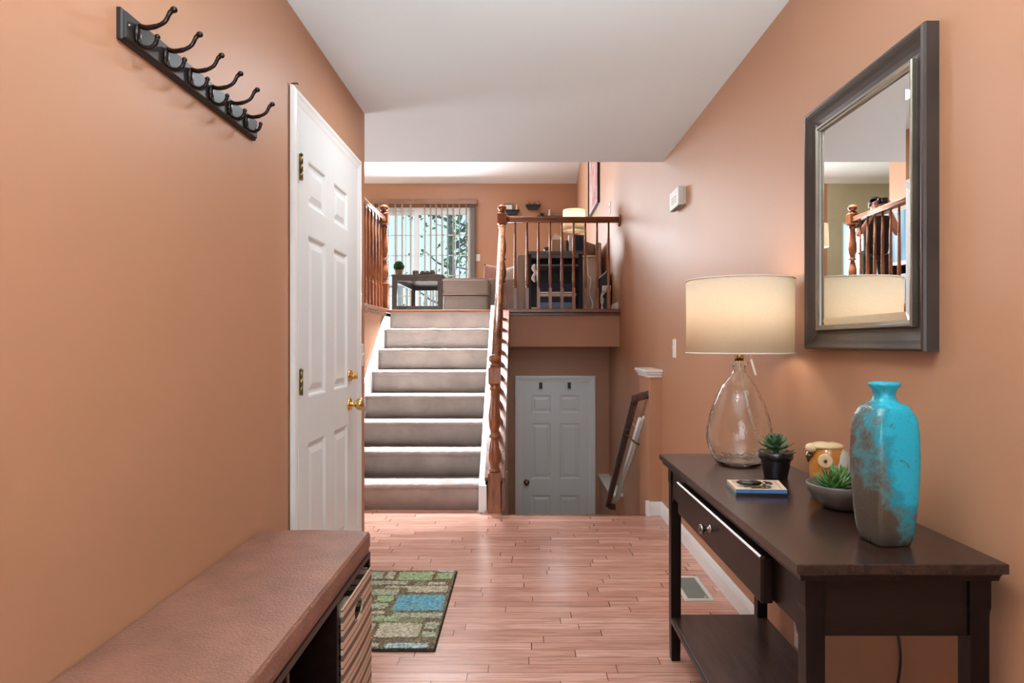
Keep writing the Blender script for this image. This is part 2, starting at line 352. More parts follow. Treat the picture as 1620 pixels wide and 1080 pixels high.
def obj(name, bm, mat, parent=None, bevel=0, sub=0, smooth=False, origin=None, seg=2, local=False):
    bmesh.ops.recalc_face_normals(bm, faces=bm.faces)
    me = bpy.data.meshes.new(name); o = bpy.data.objects.new(name, me)
    if not local:
        if parent is not None: off = wloc(parent)
        elif origin is not None: off = Vector(origin)
        else:
            xs = [v.co for v in bm.verts]
            off = Vector(((min(v.x for v in xs)+max(v.x for v in xs))/2, (min(v.y for v in xs)+max(v.y for v in xs))/2, min(v.z for v in xs)))
        bm.transform(Matrix.Translation(-off))
        if parent is None: o.location = off
    if smooth:
        for f in bm.faces: f.smooth = True
    bm.to_mesh(me); bm.free()
    for m in (mat if isinstance(mat, (list, tuple)) else [mat]): me.materials.append(M[m] if isinstance(m, str) else m)
    C.objects.link(o)
    if parent is not None: o.parent = parent
    if bevel:
        md = o.modifiers.new('bevel', 'BEVEL'); md.width = bevel; md.segments = seg; md.limit_method = 'ANGLE'; md.angle_limit = math.radians(40)
    if sub:
        md = o.modifiers.new('sub', 'SUBSURF'); md.levels = sub; md.render_levels = sub
    return o
def tag(o, label=None, cat=None, group=None, kind=None):
    if label: o['label'] = label
    if cat: o['category'] = cat
    if group: o['group'] = group
    if kind: o['kind'] = kind
    return o
def thing(name, label, cat, loc=(0,0,0), rz=0, group=None):
    o = bpy.data.objects.new(name, None); C.objects.link(o); o.location = loc; o.rotation_euler = (0,0,rz); o.empty_display_size = .05
    return tag(o, label, cat, group)
def sroot(name, loc=(0,0,0)):
    o = bpy.data.objects.new(name, None); C.objects.link(o); o.location = loc; o['kind'] = 'structure'; return o
def struct(name, bm, mat, bevel=0):
    o = obj(name, bm, mat, None, bevel, origin=(0,0,0)); o['kind'] = 'structure'; return o
def B(): return bmesh.new()
def bx(name, dims, mat, parent=None, bevel=0, **k):
    bm = B(); box(bm, *dims); return obj(name, bm, mat, parent, bevel, **k)
def copy_tree(o, parent=None):
    c = o.copy(); C.objects.link(c)
    c.parent = parent
    for ch in list(o.children):
        if ch.name in C.objects: copy_tree(ch, c)
    return c

# ------------------------------------------------------------------ main dimensions
XR = .9755; XL = -.853; CE = 2.44
YE = 4.385                                  # foyer floor edge above the lower stairs
Y0, YT, ZT = 4.53, 6.285, 1.525             # first riser, top landing edge, upper floor
YB = 11.19; XU = -3.5; XA = -5.3                       # upper back wall, upper left wall
SX0, SX1 = -1.30, -.302                     # stair carpet
def vault(y): return 4.02+.31*(YB-y) if y > 7.4 else 5.195-.31*(7.4-y)
# ------------------------------------------------------------------ setting
bm = B()
box(bm, XL-.01, XR+.01, -1.6, 3.44, -.16, 0); box(bm, -3.0, -.16, 3.44, Y0+.05, -.16, 0); box(bm, -.16, XR+.01, 3.44, YE, -.16, 0)
struct('floor', bm, 'floor')
bx('trim_1', (-.135, .89, YE-.02, YE+.012, -.035, .004), 'oak_x', None, .003, origin=(0,0,0))['kind'] = 'structure'
bm = B(); box(bm, XL-.1, XL, -1.6, 3.435, 0, CE); box(bm, -3.0, XL-.1, 3.335, 3.435, 0, CE)
struct('wall_left', bm, 'wall')
bx('wall_right', (XR, XR+.1, -1.7, 11.3, -1.3, 5.6), 'wall', origin=(0,0,0))['kind'] = 'structure'
bm = B(); box(bm, -3.1, -3.0, 3.335, Y0+.1, 0, CE); struct('wall_entry', bm, 'wall')
bm = B(); box(bm, XL-.1, -.55, -1.7, -1.6, 0, CE); box(bm, .65, XR+.1, -1.7, -1.6, 0, CE); box(bm, -.55, .65, -1.7, -1.6, 0, .75); box(bm, -.55, .65, -1.7, -1.6, 2.15, CE)
struct('wall_front', bm, 'wall')
bm = B(); box(bm, -3.1, XR, -1.7, 4.353, CE, CE+.12); struct('ceiling', bm, 'ceiling')
bm = B(); box(bm, XU, XR, 4.25, 4.352, CE+.12, 4.6)
struct('wall_header', bm, 'wall')
bm = B(); box(bm, -3.1, -1.33, Y0-.08, Y0, 0, CE+.1); box(bm, XU, -3.0, Y0-.08, Y0, CE-.9, CE+.1)
struct('wall_stair_front', bm, 'wall')
bm = B(); box(bm, -1.40, -1.318, Y0, YT+.03, -.1, 1.488); struct('wall_stair_left', bm, 'wall')
# white baseboard along the stair wall handled as skirt boards of the staircase
# upper floor slabs
bm = B(); box(bm, XU, -1.402, Y0, YT+.031, 1.20, ZT-.03); box(bm, XA, XR, YT+.031, YB, 1.17, ZT-.03)
struct('floor_upper', bm, 'carpet')
bm = B(); box(bm, -.135, XR, YT-.001, YT+.02, 1.16, 1.495); struct('wall_fascia', bm, 'wall')
bm = B(); box(bm, -.16, XR, YT+.019, 7.10, 1.162, 1.172); struct('ceiling_lower', bm, 'ceiling')
bm = B(); box(bm, -.30, XR, 7.02, 7.12, -1.27, 1.16); struct('wall_lower_back', bm, 'wall')
bm = B(); box(bm, -.30, XR, YE-.2, 7.12, -1.35, -1.27); struct('floor_lower', bm, 'carpet')
bm = B(); box(bm, -1.4, XR, YE-.10, YE-.02, -1.27, -.05); struct('wall_lower_front', bm, 'wall')
# foundation ledge on the right of the lower stairs
bm = B(); box(bm, .868, XR, 6.05, 7.02, -1.27, -.275); struct('wall_ledge', bm, 'wall')
bm = B(); box(bm, .852, XR, 6.04, 7.02, -.275, -.255); struct('trim_2', bm, 'trim', .003)
# half wall beside the top of the lower stairs
bm = B(); box(bm, .887, XR, YE-.001, 4.74, -1.27, .955); struct('wall_half', bm, 'wall')
bm = B()
for k, (o_, z0, z1) in enumerate(((.012, .955, .975), (.024, .975, .992), (.036, .992, 1.012))): box(bm, .887-o_, XR, YE-o_, 4.74+o_*.5, z0, z1)
struct('trim_3', bm, 'trim', .004)
# stair side wall below the stringer
def nose(y): return .1906*((y-Y0)/.2507+1)  # line through the tread fronts
bm = B(); prism(bm, [(YE,-1.27),(7.02,-1.27),(7.02,1.16),(YT+.02,1.16),(YT+.02,1.40),(Y0+.02,.06),(YE+.0,-.02)], 'X', -.255, -.140)
struct('wall_stair_right', bm, 'wall')
# upper back wall with the patio door opening
DX0, DX1, DZ = -2.66, -.83, 3.60
bm = B(); box(bm, XU, DX0, YB, YB+.12, 1.2, 5.0); box(bm, DX1, XR, YB, YB+.12, 1.2, 5.0); box(bm, DX0, DX1, YB, YB+.12, DZ, 5.0); box(bm, DX0, DX1, YB, YB+.12, 1.2, ZT)
struct('wall_back', bm, 'wall')
W0, W1, V0, V1 = -4.30, -3.76, 2.05, 3.35
bm = B(); box(bm, XA, W0, YB, YB+.12, 1.2, 5.0); box(bm, W1, XU, YB, YB+.12, 1.2, 5.0); box(bm, W0, W1, YB, YB+.12, 1.2, V0); box(bm, W0, W1, YB, YB+.12, V1, 5.0)
struct('wall_alcove_back', bm, 'wall_olive')
bm = B(); box(bm, XU-.1, XU, Y0-.1, 9.30, 1.2, 5.6); struct('wall_upper_left', bm, 'wall')
bm = B(); box(bm, XA-.1, XA, 6.0, YB+.1, 1.2, 5.6); box(bm, XA, XU-.1, 6.0, 6.1, 1.2, 5.6); struct('wall_alcove_left', bm, 'wall_olive')
bm = B(); prism(bm, [(YB+.12, vault(YB+.12)), (7.4, vault(7.41)), (4.25, vault(4.25)), (4.25, vault(4.25)+.1), (7.4, vault(7.41)+.1), (YB+.12, vault(YB+.12)+.1)], 'X', XA-.1, XR+.1)
struct('ceiling_vault', bm, 'vault')
# baseboards
BBP = [(0, 0), (.014, 0), (.014, .065), (.010, .082), (.004, .095), (0, .095)]
def baseboard(name, poly_axis, pos, a0, a1, zb=0, h=.095, sgn=-1, mat='trim'):
    bm = B(); s = h/.095
    prism(bm, [(pos+sgn*d, zb+z*s) for d, z in BBP], poly_axis, a0, a1)
    return struct(name, bm, mat)
bm = B(); prism(bm, [(XR-d, z) for d, z in BBP], 'Y', -1.6, YE)
prism(bm, [(YE-d, z) for d, z in BBP], 'X', .873, XR); box(bm, .873, .887, YE-.014, YE+.02, -.02, .095); box(bm, .862, .887, YE-.03, YE+.01, -.004, .10)
struct('baseboard_right', bm, 'trim')
bm = B()
for y0, y1 in ((-1.6, 2.319), (3.305, 3.435)): prism(bm, [(XL+d, z) for d, z in BBP], 'Y', y0, y1)
struct('baseboard_left', bm, 'trim')
bm = B(); prism(bm, [(XR-d*1.2, ZT-.03+z*1.2) for d, z in BBP], 'Y', YT+.08, YB); struct('baseboard_upper_right', bm, 'trim')
bm = B(); prism(bm, [(YB-d*1.2, ZT-.03+z*1.2) for d, z in BBP], 'X', DX1+.06, XR-.02); struct('baseboard_upper_back', bm, 'trim')

# ------------------------------------------------------------------ six panel doors (local: u along X, front faces -Y)
PANELS = [(.14, .30), (.30, .14)]
def door_parts(root, W, Hd, cas, panels, depth=.035, hinge_left=True, mat='door'):
    """slab front at y=0"""
    bm = B(); us = sorted({0, W, *[p for a in panels for p in (a[0], a[1])]}); vs = sorted({0, Hd, *[p for a in panels for p in (a[2], a[3])]})
    isp = lambda u, v: any(a[0] <= u <= a[1] and a[2] <= v <= a[3] for a in panels)
    for i in range(len(us)-1):
        for j in range(len(vs)-1):
            if not isp((us[i]+us[i+1])/2, (vs[j]+vs[j+1])/2):
                bm.faces.new([bm.verts.new(p) for p in ((us[i],0,vs[j]),(us[i+1],0,vs[j]),(us[i+1],0,vs[j+1]),(us[i],0,vs[j+1]))])
    bmesh.ops.remove_doubles(bm, verts=bm.verts, dist=1e-5)
    box(bm, 0, W, .014, depth, 0, Hd)
    for f in ((0,0,0,Hd),(W,W,0,Hd)):
        bm.faces.new([bm.verts.new(p) for p in ((f[0],0,0),(f[0],.014,0),(f[0],.014,Hd),(f[0],0,Hd))])
    bm.faces.new([bm.verts.new(p) for p in ((0,0,Hd),(W,0,Hd),(W,.014,Hd),(0,.014,Hd))])
    for u0, u1, v0, v1 in panels:
        prof = [(0, 0), (.006, -.002), (.012, -.008), (.020, -.010), (.026, -.010), (.050, -.003), (.054, -.003)]
        rg = sweep_rect(bm, u0, u1, v0, v1, prof, lambda u, v, h: (u, -h, v))
        bm.faces.new(rg[-1])
    obj('door_slab', bm, mat, root, local=True)
    bm = B()
    P = [(0, .002), (0, .012), (.006, .018), (.020, .020), (.030, .016), (.046, .013), (.054, .010), (cas, .008), (cas, -.02)]
    def seg3(bm):   # two legs and head, mitred; runs down to floor
        rings = []
        for d, h in P:
            rings.append([bm.verts.new(p) for p in ((-cas+d, -h, 0), (-cas+d, -h, Hd+cas-d), (W+cas-d, -h, Hd+cas-d), (W+cas-d, -h, 0))])
        for a, b2 in zip(rings, rings[1:]):
            for k in range(3): bm.faces.new((a[k], a[k+1], b2[k+1], b2[k]))
    seg3(bm)
    obj('casing', bm, 'trim', root, local=True)
def xform(root, rz, loc): root.rotation_euler = (0, 0, rz); root.location = loc
# left wall door: local u -> +Y ; front (-y) -> +X  => rotate +90 deg
d1 = sroot('door_1')
W1d, H1d = .846, 2.075
pan = []
for u0, u1 in ((.108, .332), (.452, .672)):
    pan += [(u0, u1, 1.735, 1.915), (u0, u1, .98, 1.62), (u0, u1, .28, .80)]
door_parts(d1, W1d, H1d, .068, pan)
def hinge(parent, u, z, h=.09):
    bm = B(); box(bm, u-.001, u+.030, -.003, .004, z-h/2, z+h/2)
    for k in range(3): lathe(bm, [(.0065, z-h/2+k*h/3+.001), (.0065, z-h/2+(k+1)*h/3-.001)], (u, -.008), 10)
    lathe(bm, [(.004, z-h/2-.006), (.0075, z-h/2-.003), (.0075, z-h/2)], (u, -.008), 10); lathe(bm, [(.0075, z+h/2), (.0075, z+h/2+.003), (.003, z+h/2+.008)], (u, -.008), 10)
    obj('hinge', bm, 'oldbrass', parent, local=True)
for z in (1.86, 1.045, .22): hinge(d1, 0.006, z)
def lathe_y(bm, prof, u, z, seg=20):
    b2 = B(); lathe(b2, [(r_, d) for r_, d in prof], (0, 0), seg)
    b2.transform(Matrix.Translation((u, 0, z)) @ Matrix.Rotation(PI/2, 4, 'X'))
    me = bpy.data.meshes.new('t'); b2.to_mesh(me); b2.free(); bm.from_mesh(me); bpy.data.meshes.remove(me)
bm = B(); lathe_y(bm, [(.032, 0), (.033, .004), (.026, .010), (.014, .014), (.011, .022), (.012, .030), (.022, .036), (.029, .046), (.031, .056), (.027, .066), (.014, .072), (.002, .073)], .70, .895)
obj('door_knob', bm, 'brass', d1, local=True, smooth=True)
bm = B(); lathe_y(bm, [(.030, 0), (.031, .005), (.025, .012), (.020, .014), (.019, .018), (.010, .020)], .70, 1.035); box(bm, .694, .706, -.042, -.018, 1.018, 1.053)
obj('deadbolt', bm, 'brass', d1, local=True, bevel=.003)
xform(d1, PI/2, (XL+.012, 2.387, 0.0))
for o in d1.children:
    if o.name.startswith('casing'): o.location.y = .010
# lower hall door (faces the camera)
d2 = sroot('door_2')
pan = []
for u0, u1 in ((.105, .325), (.420, .640)):
    pan += [(u0, u1, 1.69, 1.89), (u0, u1, .96, 1.58), (u0, u1, .24, .78)]
door_parts(d2, .745, 2.03, .075, pan)
bm = B(); lathe_y(bm, [(.032, 0), (.033, .004), (.026, .010), (.012, .014), (.012, .028), (.024, .034), (.029, .046), (.026, .058), (.012, .064), (.002, .065)], .055, .925)
obj('door_knob', bm, 'oldbrass', d2, local=True, smooth=True)
xform(d2, 0, (.003, 7.005, -1.27))
for u in (.212, .528):
    bm = B(); box(bm, u-.018, u+.018, -.006, -.002, 1.965, 2.035); box(bm, u-.018, u+.018, -.030, -.004, 1.965, 1.970); box(bm, u-.010, u+.010, -.030, -.026, 1.965, 1.995)
    bm.transform(Matrix.Translation((.003, 7.005, -1.27)))
    tag(obj('over_door_hook', bm, 'black', None, .001), 'small black over-the-door hook on the lower hall door, '+('left' if u < .4 else 'right')+' of the two', 'hook', 'hooks over the lower hall door')

# ------------------------------------------------------------------ staircase
st = thing('staircase', 'carpeted staircase with white skirt boards rising to the living room', 'staircase', (-.8, Y0, 0))
r_, g_ = ZT/8, (YT-Y0)/7
for k in range(7):
    bm = B(); y = Y0+g_*k; z = r_*k; zt = z+r_
    # carpet section: riser, rounded nosing, tread
    pr = [(y, z), (y, zt-.045), (y-.006, zt-.036), (y-.022, zt-.032), (y-.030, zt-.018), (y-.026, zt-.004), (y-.014, zt), (y+g_+.01, zt), (y+g_+.01, z)]
    n = 40; rings = []
    for i in range(n+1):
        x = SX0+(SX1-SX0)*i/n
        rings.append([bm.verts.new((x, yy+(random.uniform(-.0035, .0035) if 1 <= j <= 6 else random.uniform(-.001, .001)), zz+(random.uniform(-.003, .003) if 1 <= j <= 6 else 0))) for j, (yy, zz) in enumerate(pr)])
    for a, b2 in zip(rings, rings[1:]):
        for j in range(len(pr)): bm.faces.new((a[j], a[(j+1)%len(pr)], b2[(j+1)%len(pr)], b2[j])).smooth = True
    bm.faces.new(rings[0]); bm.faces.new(list(reversed(rings[-1])))
    obj('step', bm, 'carpet', st)
bm = B(); box(bm, SX0, SX1, YT, YT+.03, ZT-r_, ZT-.02); obj('top_riser', bm, 'carpet', st)
bm = B(); box(bm, SX0-.02, SX1+.02, YT-.022, YT+.06, ZT-.022, ZT); obj('top_nosing', bm, 'oak_x', st, .006)
def skirt(x0, x1, up, mat, name='skirt_board', ystart=Y0-.05, zb0=0, drop=.16):
    bm = B()
    ye = YT-.0
    prism(bm, [(ystart, max(0, zb0)), (ystart, nose(ystart)+up), (ye, nose(ye)+up-.0), (ye, nose(ye)-drop-.2), (Y0+.12, 0)], 'X', x0, x1)
    return obj(name, bm, mat, st, .002)
def skirt2(x0, x1, up, mat, name='skirt_board', ys=Y0-.05, ye=YT, zend=None):
    bm = B(); pts = [(ys, 0), (ys, nose(ys)+up)]
    if zend: yk = Y0+((zend-up)/.1906-1)*.2507; pts += [(yk, zend), (ye, zend)]
    else: pts += [(ye, nose(ye)+up)]
    pts += [(ye, nose(ye)-.45), (Y0+.25, 0)]
    prism(bm, pts, 'X', x0, x1); return obj(name, bm, mat, st, .002)
skirt2(SX0-.018, SX0, .105, 'trim', ys=Y0-.04, zend=ZT-.02)
skirt2(SX0-.014, SX0-.0005, .130, 'trim', name='skirt_cap', ys=Y0-.04, zend=ZT-.02)
skirt2(SX1, SX1+.047, .045, 'trim', ys=Y0-.065)
skirt2(-.140, -.122, .045, 'oak', name='stringer_board', ys=Y0-.06)
# ------------------------------------------------------------------ balustrades
def newel_bm(h=1.12):
    bm = B(); s = .044; k = h/1.12
    def sq(z0, z1, ch=.012):
        for (a, za), (b2, zb) in (((s-ch, z0), (s, z0+ch)), ((s, z0+ch), (s, z1-ch)), ((s-.0, z1-ch), (s-ch, z1))):
            vs0 = [bm.verts.new((x*a, y*a, za*k)) for x, y in ((-1,-1),(1,-1),(1,1),(-1,1))]; vs1 = [bm.verts.new((x*b2, y*b2, zb*k)) for x, y in ((-1,-1),(1,-1),(1,1),(-1,1))]
            for i in range(4): bm.faces.new((vs0[i], vs0[(i+1)%4], vs1[(i+1)%4], vs1[i]))
            if za == z0: bm.faces.new(list(reversed(vs0)))
            if zb == z1: bm.faces.new(vs1)
    sq(0, .285, .006); sq(.90, 1.035, .016)
    pr = [(.030,.283),(.038,.292),(.038,.302),(.026,.308),(.030,.325),(.039,.36),(.042,.395),(.040,.43),(.032,.48),(.024,.515),(.024,.525),(.036,.530),(.038,.538),(.036,.546),(.026,.552),(.028,.575),(.038,.61),(.0425,.65),(.041,.69),(.034,.75),(.028,.80),(.027,.86),(.036,.872),(.037,.882),(.028,.888),(.030,.902)]
    lathe(bm, [(a, z*k) for a, z in pr], seg=28)
    pr = [(.030,1.033),(.036,1.040),(.034,1.046),(.020,1.052),(.022,1.058),(.036,1.068),(.042,1.080),(.042,1.092),(.036,1.106),(.022,1.116),(.004,1.12)]
    lathe(bm, [(a, z*k) for a, z in pr], seg=28)
    return bm
def baluster_bm(h, base=.20, s=.016):
    bm = B(); box(bm, -s, s, -s, s, 0, base)
    pr = [(.013, base-.002), (.016, base+.006), (.012, base+.014), (.010, base+.022), (.0145, base+.032), (.0155, base+.040), (.012, base+.048), (.0155, base+.058), (.016, base+.075), (.0145, base+.16), (.0115, h*.75), (.009, h)]
    lathe(bm, pr, seg=10); return bm
def put(name, bm, mat, parent, loc, **k):
    bm.transform(Matrix.Translation(loc)); return obj(name, bm, mat, parent, **k)
RAILP = [(-.029, .0), (-.032, .012), (-.022, .022), (-.026, .036), (-.020, .052), (0, .058), (.020, .052), (.026, .036), (.022, .022), (.032, .012), (.029, 0)]
XN = -.190
sr = thing('stair_balustrade', 'oak stair balustrade with turned newel posts on the right of the carpeted stairs', 'stair railing', (XN, 4.47, 0))
put('newel_post', newel_bm(1.115), 'oak', sr, (XN, 4.47, 0)); put('newel_post', newel_bm(1.035), 'oak', sr, (XN, YT-.045, 1.525))
bm = B()
ya, yb = 4.51, YT-.075; za, zb = 1.00, 2.375
def rail_sloped(bm, x, ya, za, yb, zb):
    A = [bm.verts.new((x+u, ya, za+v-.058)) for u, v in RAILP]; Bv = [bm.verts.new((x+u, yb, zb+v-.058)) for u, v in RAILP]; n = len(RAILP)
    for i in range(n): bm.faces.new((A[i], A[(i+1)%n], Bv[(i+1)%n], Bv[i])).smooth = True
    bm.faces.new(A); bm.faces.new(list(reversed(Bv)))
rail_sloped(bm, XN, ya, za, yb, zb); obj('handrail', bm, 'oak_y', sr)
bm = B(); prism(bm, [(Y0-.03, nose(Y0-.03)+.045), (YT-.07, nose(YT-.07)+.045), (YT-.07, nose(YT-.07)+.068), (Y0-.03, nose(Y0-.03)+.068)], 'X', -.262, -.118); obj('base_rail', bm, 'oak_y', sr, .003)
for k in range(12):
    y = 4.60+k*.1335
    zb_ = nose(y)+.06; zt_ = za+(zb-za)*(y-ya)/(yb-ya)-.05
    put('baluster', baluster_bm(zt_-zb_, .19), 'oak', sr, (XN, y, zb_))
# skirt plinth block beside the lower newel
bx('plinth_block', (SX1+.0005, -.245, Y0-.075, Y0-.050, 0, .19), 'trim', sr, .002)
br = thing('balcony_railing', 'oak balcony railing above the lower hall between the newel post and right wall', 'railing', (.4, 6.30, 1.525))
bm = B(); n = len(RAILP)
A = [bm.verts.new((-.15, 6.24+u, 2.385+v)) for u, v in RAILP]; Bv = [bm.verts.new((XR-.018, 6.24+u, 2.385+v)) for u, v in RAILP]
for i in range(n): bm.faces.new((A[i], A[(i+1)%n], Bv[(i+1)%n], Bv[i])).smooth = True
bm.faces.new(A); bm.faces.new(list(reversed(Bv))); obj('handrail', bm, 'oak_x', br)
bm = B(); lathe(bm, [(.060, 0), (.060, .012), (.054, .018)], seg=28); bm.transform(Matrix.Translation((XR, 6.24, 2.405)) @ Matrix.Rotation(-PI/2, 4, 'Y')); obj('wall_rosette', bm, 'oak', br)
bx('base_rail', (-.15, XR, 6.22-.03, 6.22+.10, 1.495, 1.530), 'oak_x', br, .006)
bx('fascia_trim', (-.14, XR, 6.262, YT+.01, 1.468, 1.496), 'oak_x', br, .004)
for px in (815, 834, 852, 870.5, 889, 907.5, 926, 944.5, 962.8):
    put('baluster', baluster_bm(.862, .21, .0155), 'oak', br, ((px-824.8)/1000*6.24, 6.24, 1.528))
XN2 = -1.355
lr = thing('landing_railing', 'oak railing with ball-topped newel guarding the left edge of the upper floor', 'railing', (XN2, 5.4, 1.525))
put('newel_post', newel_bm(1.035), 'oak', lr, (XN2, YT-.045, 1.525))
bm = B(); rail_sloped(bm, XN2, 4.56, 2.44, YT-.08, 2.44); obj('handrail', bm, 'oak_y', lr)
bx('base_rail', (XN2-.05, XN2+.055, Y0, YT, 1.488, 1.528), 'oak_y', lr, .006)
bx('fascia_trim', (-1.318, -1.300, Y0, YT-.002, 1.452, 1.488), 'oak_y', lr, .003)
for k in range(12): put('baluster', baluster_bm(.86, .21), 'oak', lr, (XN2, 4.72+k*.125, 1.526))
# ------------------------------------------------------------------ lower handrail and the white poles behind it
hr = thing('lower_handrail', 'dark wooden handrail descending along the lower stairs beside the half wall', 'handrail', (.8, 5.1, -.3))
bm = B()
def rect_sweep(bm, pts, wx, hz):
    rings = []
    for p, t in pts:
        p = Vector(p); t = Vector(t).normalized(); s = t.cross(Vector((0,0,1))).normalized(); up = s.cross(t)
        rings.append([bm.verts.new(p+s*a*wx+up*c*hz) for a, c in ((-.8,-1),(-1,-.4),(-.8,.6),(-.4,1),(.4,1),(.8,.6),(1,-.4),(.8,-1))])
    for a, b2 in zip(rings, rings[1:]):
        for k in range(8): bm.faces.new((a[k], a[(k+1)%8], b2[(k+1)%8], b2[k]))
    bm.faces.new(rings[0]); bm.faces.new(list(reversed(rings[-1])))
hx = .800
rect_sweep(bm, [((hx, 4.47, .80), (-.3, 1, -.5)), ((hx, 5.86, -.30), (0, 1.39, -1.10))], .026, .028)
rect_sweep(bm, [((.890, 4.425, .835), (-1, .35, -.15)), ((hx-.01, 4.485, .80), (-1, .5, -.3))], .024, .028)
obj('rail', bm, 'walnut', hr, .004)
bm = B(); rect_sweep(bm, [((hx-.004, 5.84, -.305), (1, 0, 0)), ((.868, 5.84, -.320), (1, 0, 0))], .024, .028); obj('rail_return', bm, 'walnut', hr, .004)
bm = B(); tube(bm, spline([(XR, 4.80, .42), (.88, 4.79, .43), (hx, 4.80, .50)]), .007); obj('bracket', bm, 'oldbrass', hr)
wp = thing('white_pole_pair', 'pair of slim white poles leaning under the dark lower handrail', 'pole', (.85, 5.2, -.3))
for dx, dz, r in ((.0, .0, .013), (.028, .012, .010)):
    bm = B(); tube(bm, [(.855+dx, 4.56, .65+dz), (.855+dx, 5.80, -.27+dz)], r, 12); obj('pole', bm, 'trim', wp)
bm = B(); tube(bm, spline([(.815, 4.72, .62), (.83, 4.715, .595), (.86, 4.71, .57), (.895, 4.71, .56), (.90, 4.71, .50)]), .006, 8); obj('strap_clip', bm, 'piping', wp)
# ------------------------------------------------------------------ lower stairs
ls = thing('lower_stairs', 'carpeted flight going down to the lower hall door', 'staircase', (.4, YE, -1.27))
for k in range(1, 7):
    bm = B(); z = -1.27*k/7; y0 = YE+.012+.25*(k-1); box(bm, -.135, .86, y0, y0+.262, -1.27, z); obj('step', bm, 'carpet', ls, .012)

# ------------------------------------------------------------------ patio door (window_1)
w1 = sroot('window_1')
FY = YB+.02
bm = B()
def ubox(bm, x0, x1, z0, z1, y0=FY, y1=FY+.08): box(bm, x0, x1, y0, y1, z0, z1)
ubox(bm, DX0, DX0+.05, ZT, DZ); ubox(bm, DX1-.05, DX1, ZT, DZ); ubox(bm, DX0+.05, DX1-.05, DZ-.05, DZ); ubox(bm, DX0+.05, DX1-.05, ZT, ZT+.04)
obj('window_frame', bm, 'trim', w1, .004)
for i, (a, c, yy) in enumerate(((DX0+.05, -1.83, FY+.045), (-1.90, DX1-.05, FY+.005))):
    bm = B(); s = .075
    for bb in ((a, a+s, ZT+.04, DZ-.05), (c-s, c, ZT+.04, DZ-.05), (a+s, c-s, DZ-.05-s, DZ-.05), (a+s, c-s, ZT+.04, ZT+.15)): box(bm, bb[0], bb[1], yy, yy+.035, bb[2], bb[3])
    obj('sash', bm, 'trim', w1, .003)
    bm = B(); z0, z1 = ZT+.15, DZ-.05-s
    for k in range(1, 4): x = a+s+(c-a-2*s)*k/4; box(bm, x-.009, x+.009, yy+.008, yy+.026, z0, z1)
    for k in range(1, 5): z = z0+(z1-z0)*k/5; box(bm, a+s, c-s, yy+.008, yy+.026, z-.009, z+.009)
    obj('muntin_grid', bm, 'trim', w1)
    bm = B(); box(bm, a+s, c-s, yy+.015, yy+.019, z0, z1); obj('glass_pane', bm, 'pane', w1)
# vertical blind
vb = thing('vertical_blind', 'vertical blind with wooden valance over the glass patio door', 'blind', (-1.72, 11.1, 3.65))
bm = B(); box(bm, -2.68, -.775, YB-.11, YB-.10, 3.635, 3.73); box(bm, -.785, -.775, YB-.10, YB, 3.635, 3.73); box(bm, -2.68, -2.67, YB-.10, YB, 3.635, 3.73); box(bm, -2.67, -.785, YB-.10, YB, 3.72, 3.73)
obj('valance', bm, 'valance', vb, .002)
bx('head_rail', (-2.66, -.79, YB-.075, YB-.03, 3.655, 3.69), 'plastic', vb)
xs = [-.80-.013*k for k in range(10)] + [-.97, -1.09, -1.20, -1.30, -1.40, -1.50, -1.60, -1.70, -1.95, -2.10, -2.22, -2.36, -2.5, -2.6]
for i, x in enumerate(xs):
    bm = B(); box(bm, -.0008, .0008, -.042, .042, -2.06, 0)
    bm.transform(Matrix.Translation((x, YB-.052, 3.65)) @ Matrix.Rotation(math.radians(4 if i < 10 else -11+2*(i % 3)), 4, 'Z'))
    obj('vane', bm, 'vane', vb)
# alcove window with closed white blind slats
w2 = sroot('window_2')
bm = B(); s = .04
for a in ((W0, W0+s, V0, V1), (W1-s, W1, V0, V1), (W0+s, W1-s, V1-s, V1), (W0+s, W1-s, V0, V0+s)): box(bm, a[0], a[1], YB+.02, YB+.07, a[2], a[3])
obj('window_frame', bm, 'trim', w2); bm = B(); box(bm, W0+s, W1-s, YB+.05, YB+.054, V0+s, V1-s); obj('glass_pane', bm, 'pane', w2)
w3 = sroot('window_3')
bm = B()
for a in ((-.55, -.50, .75, 2.15), (.60, .65, .75, 2.15), (-.50, .60, 2.10, 2.15), (-.50, .60, .75, .80), (.03, .07, .80, 2.10)): box(bm, a[0], a[1], -1.68, -1.63, a[2], a[3])
obj('window_frame', bm, 'trim', w3); bm = B(); box(bm, -.5, .6, -1.66, -1.656, .8, 2.1); obj('glass_pane', bm, 'pane', w3)
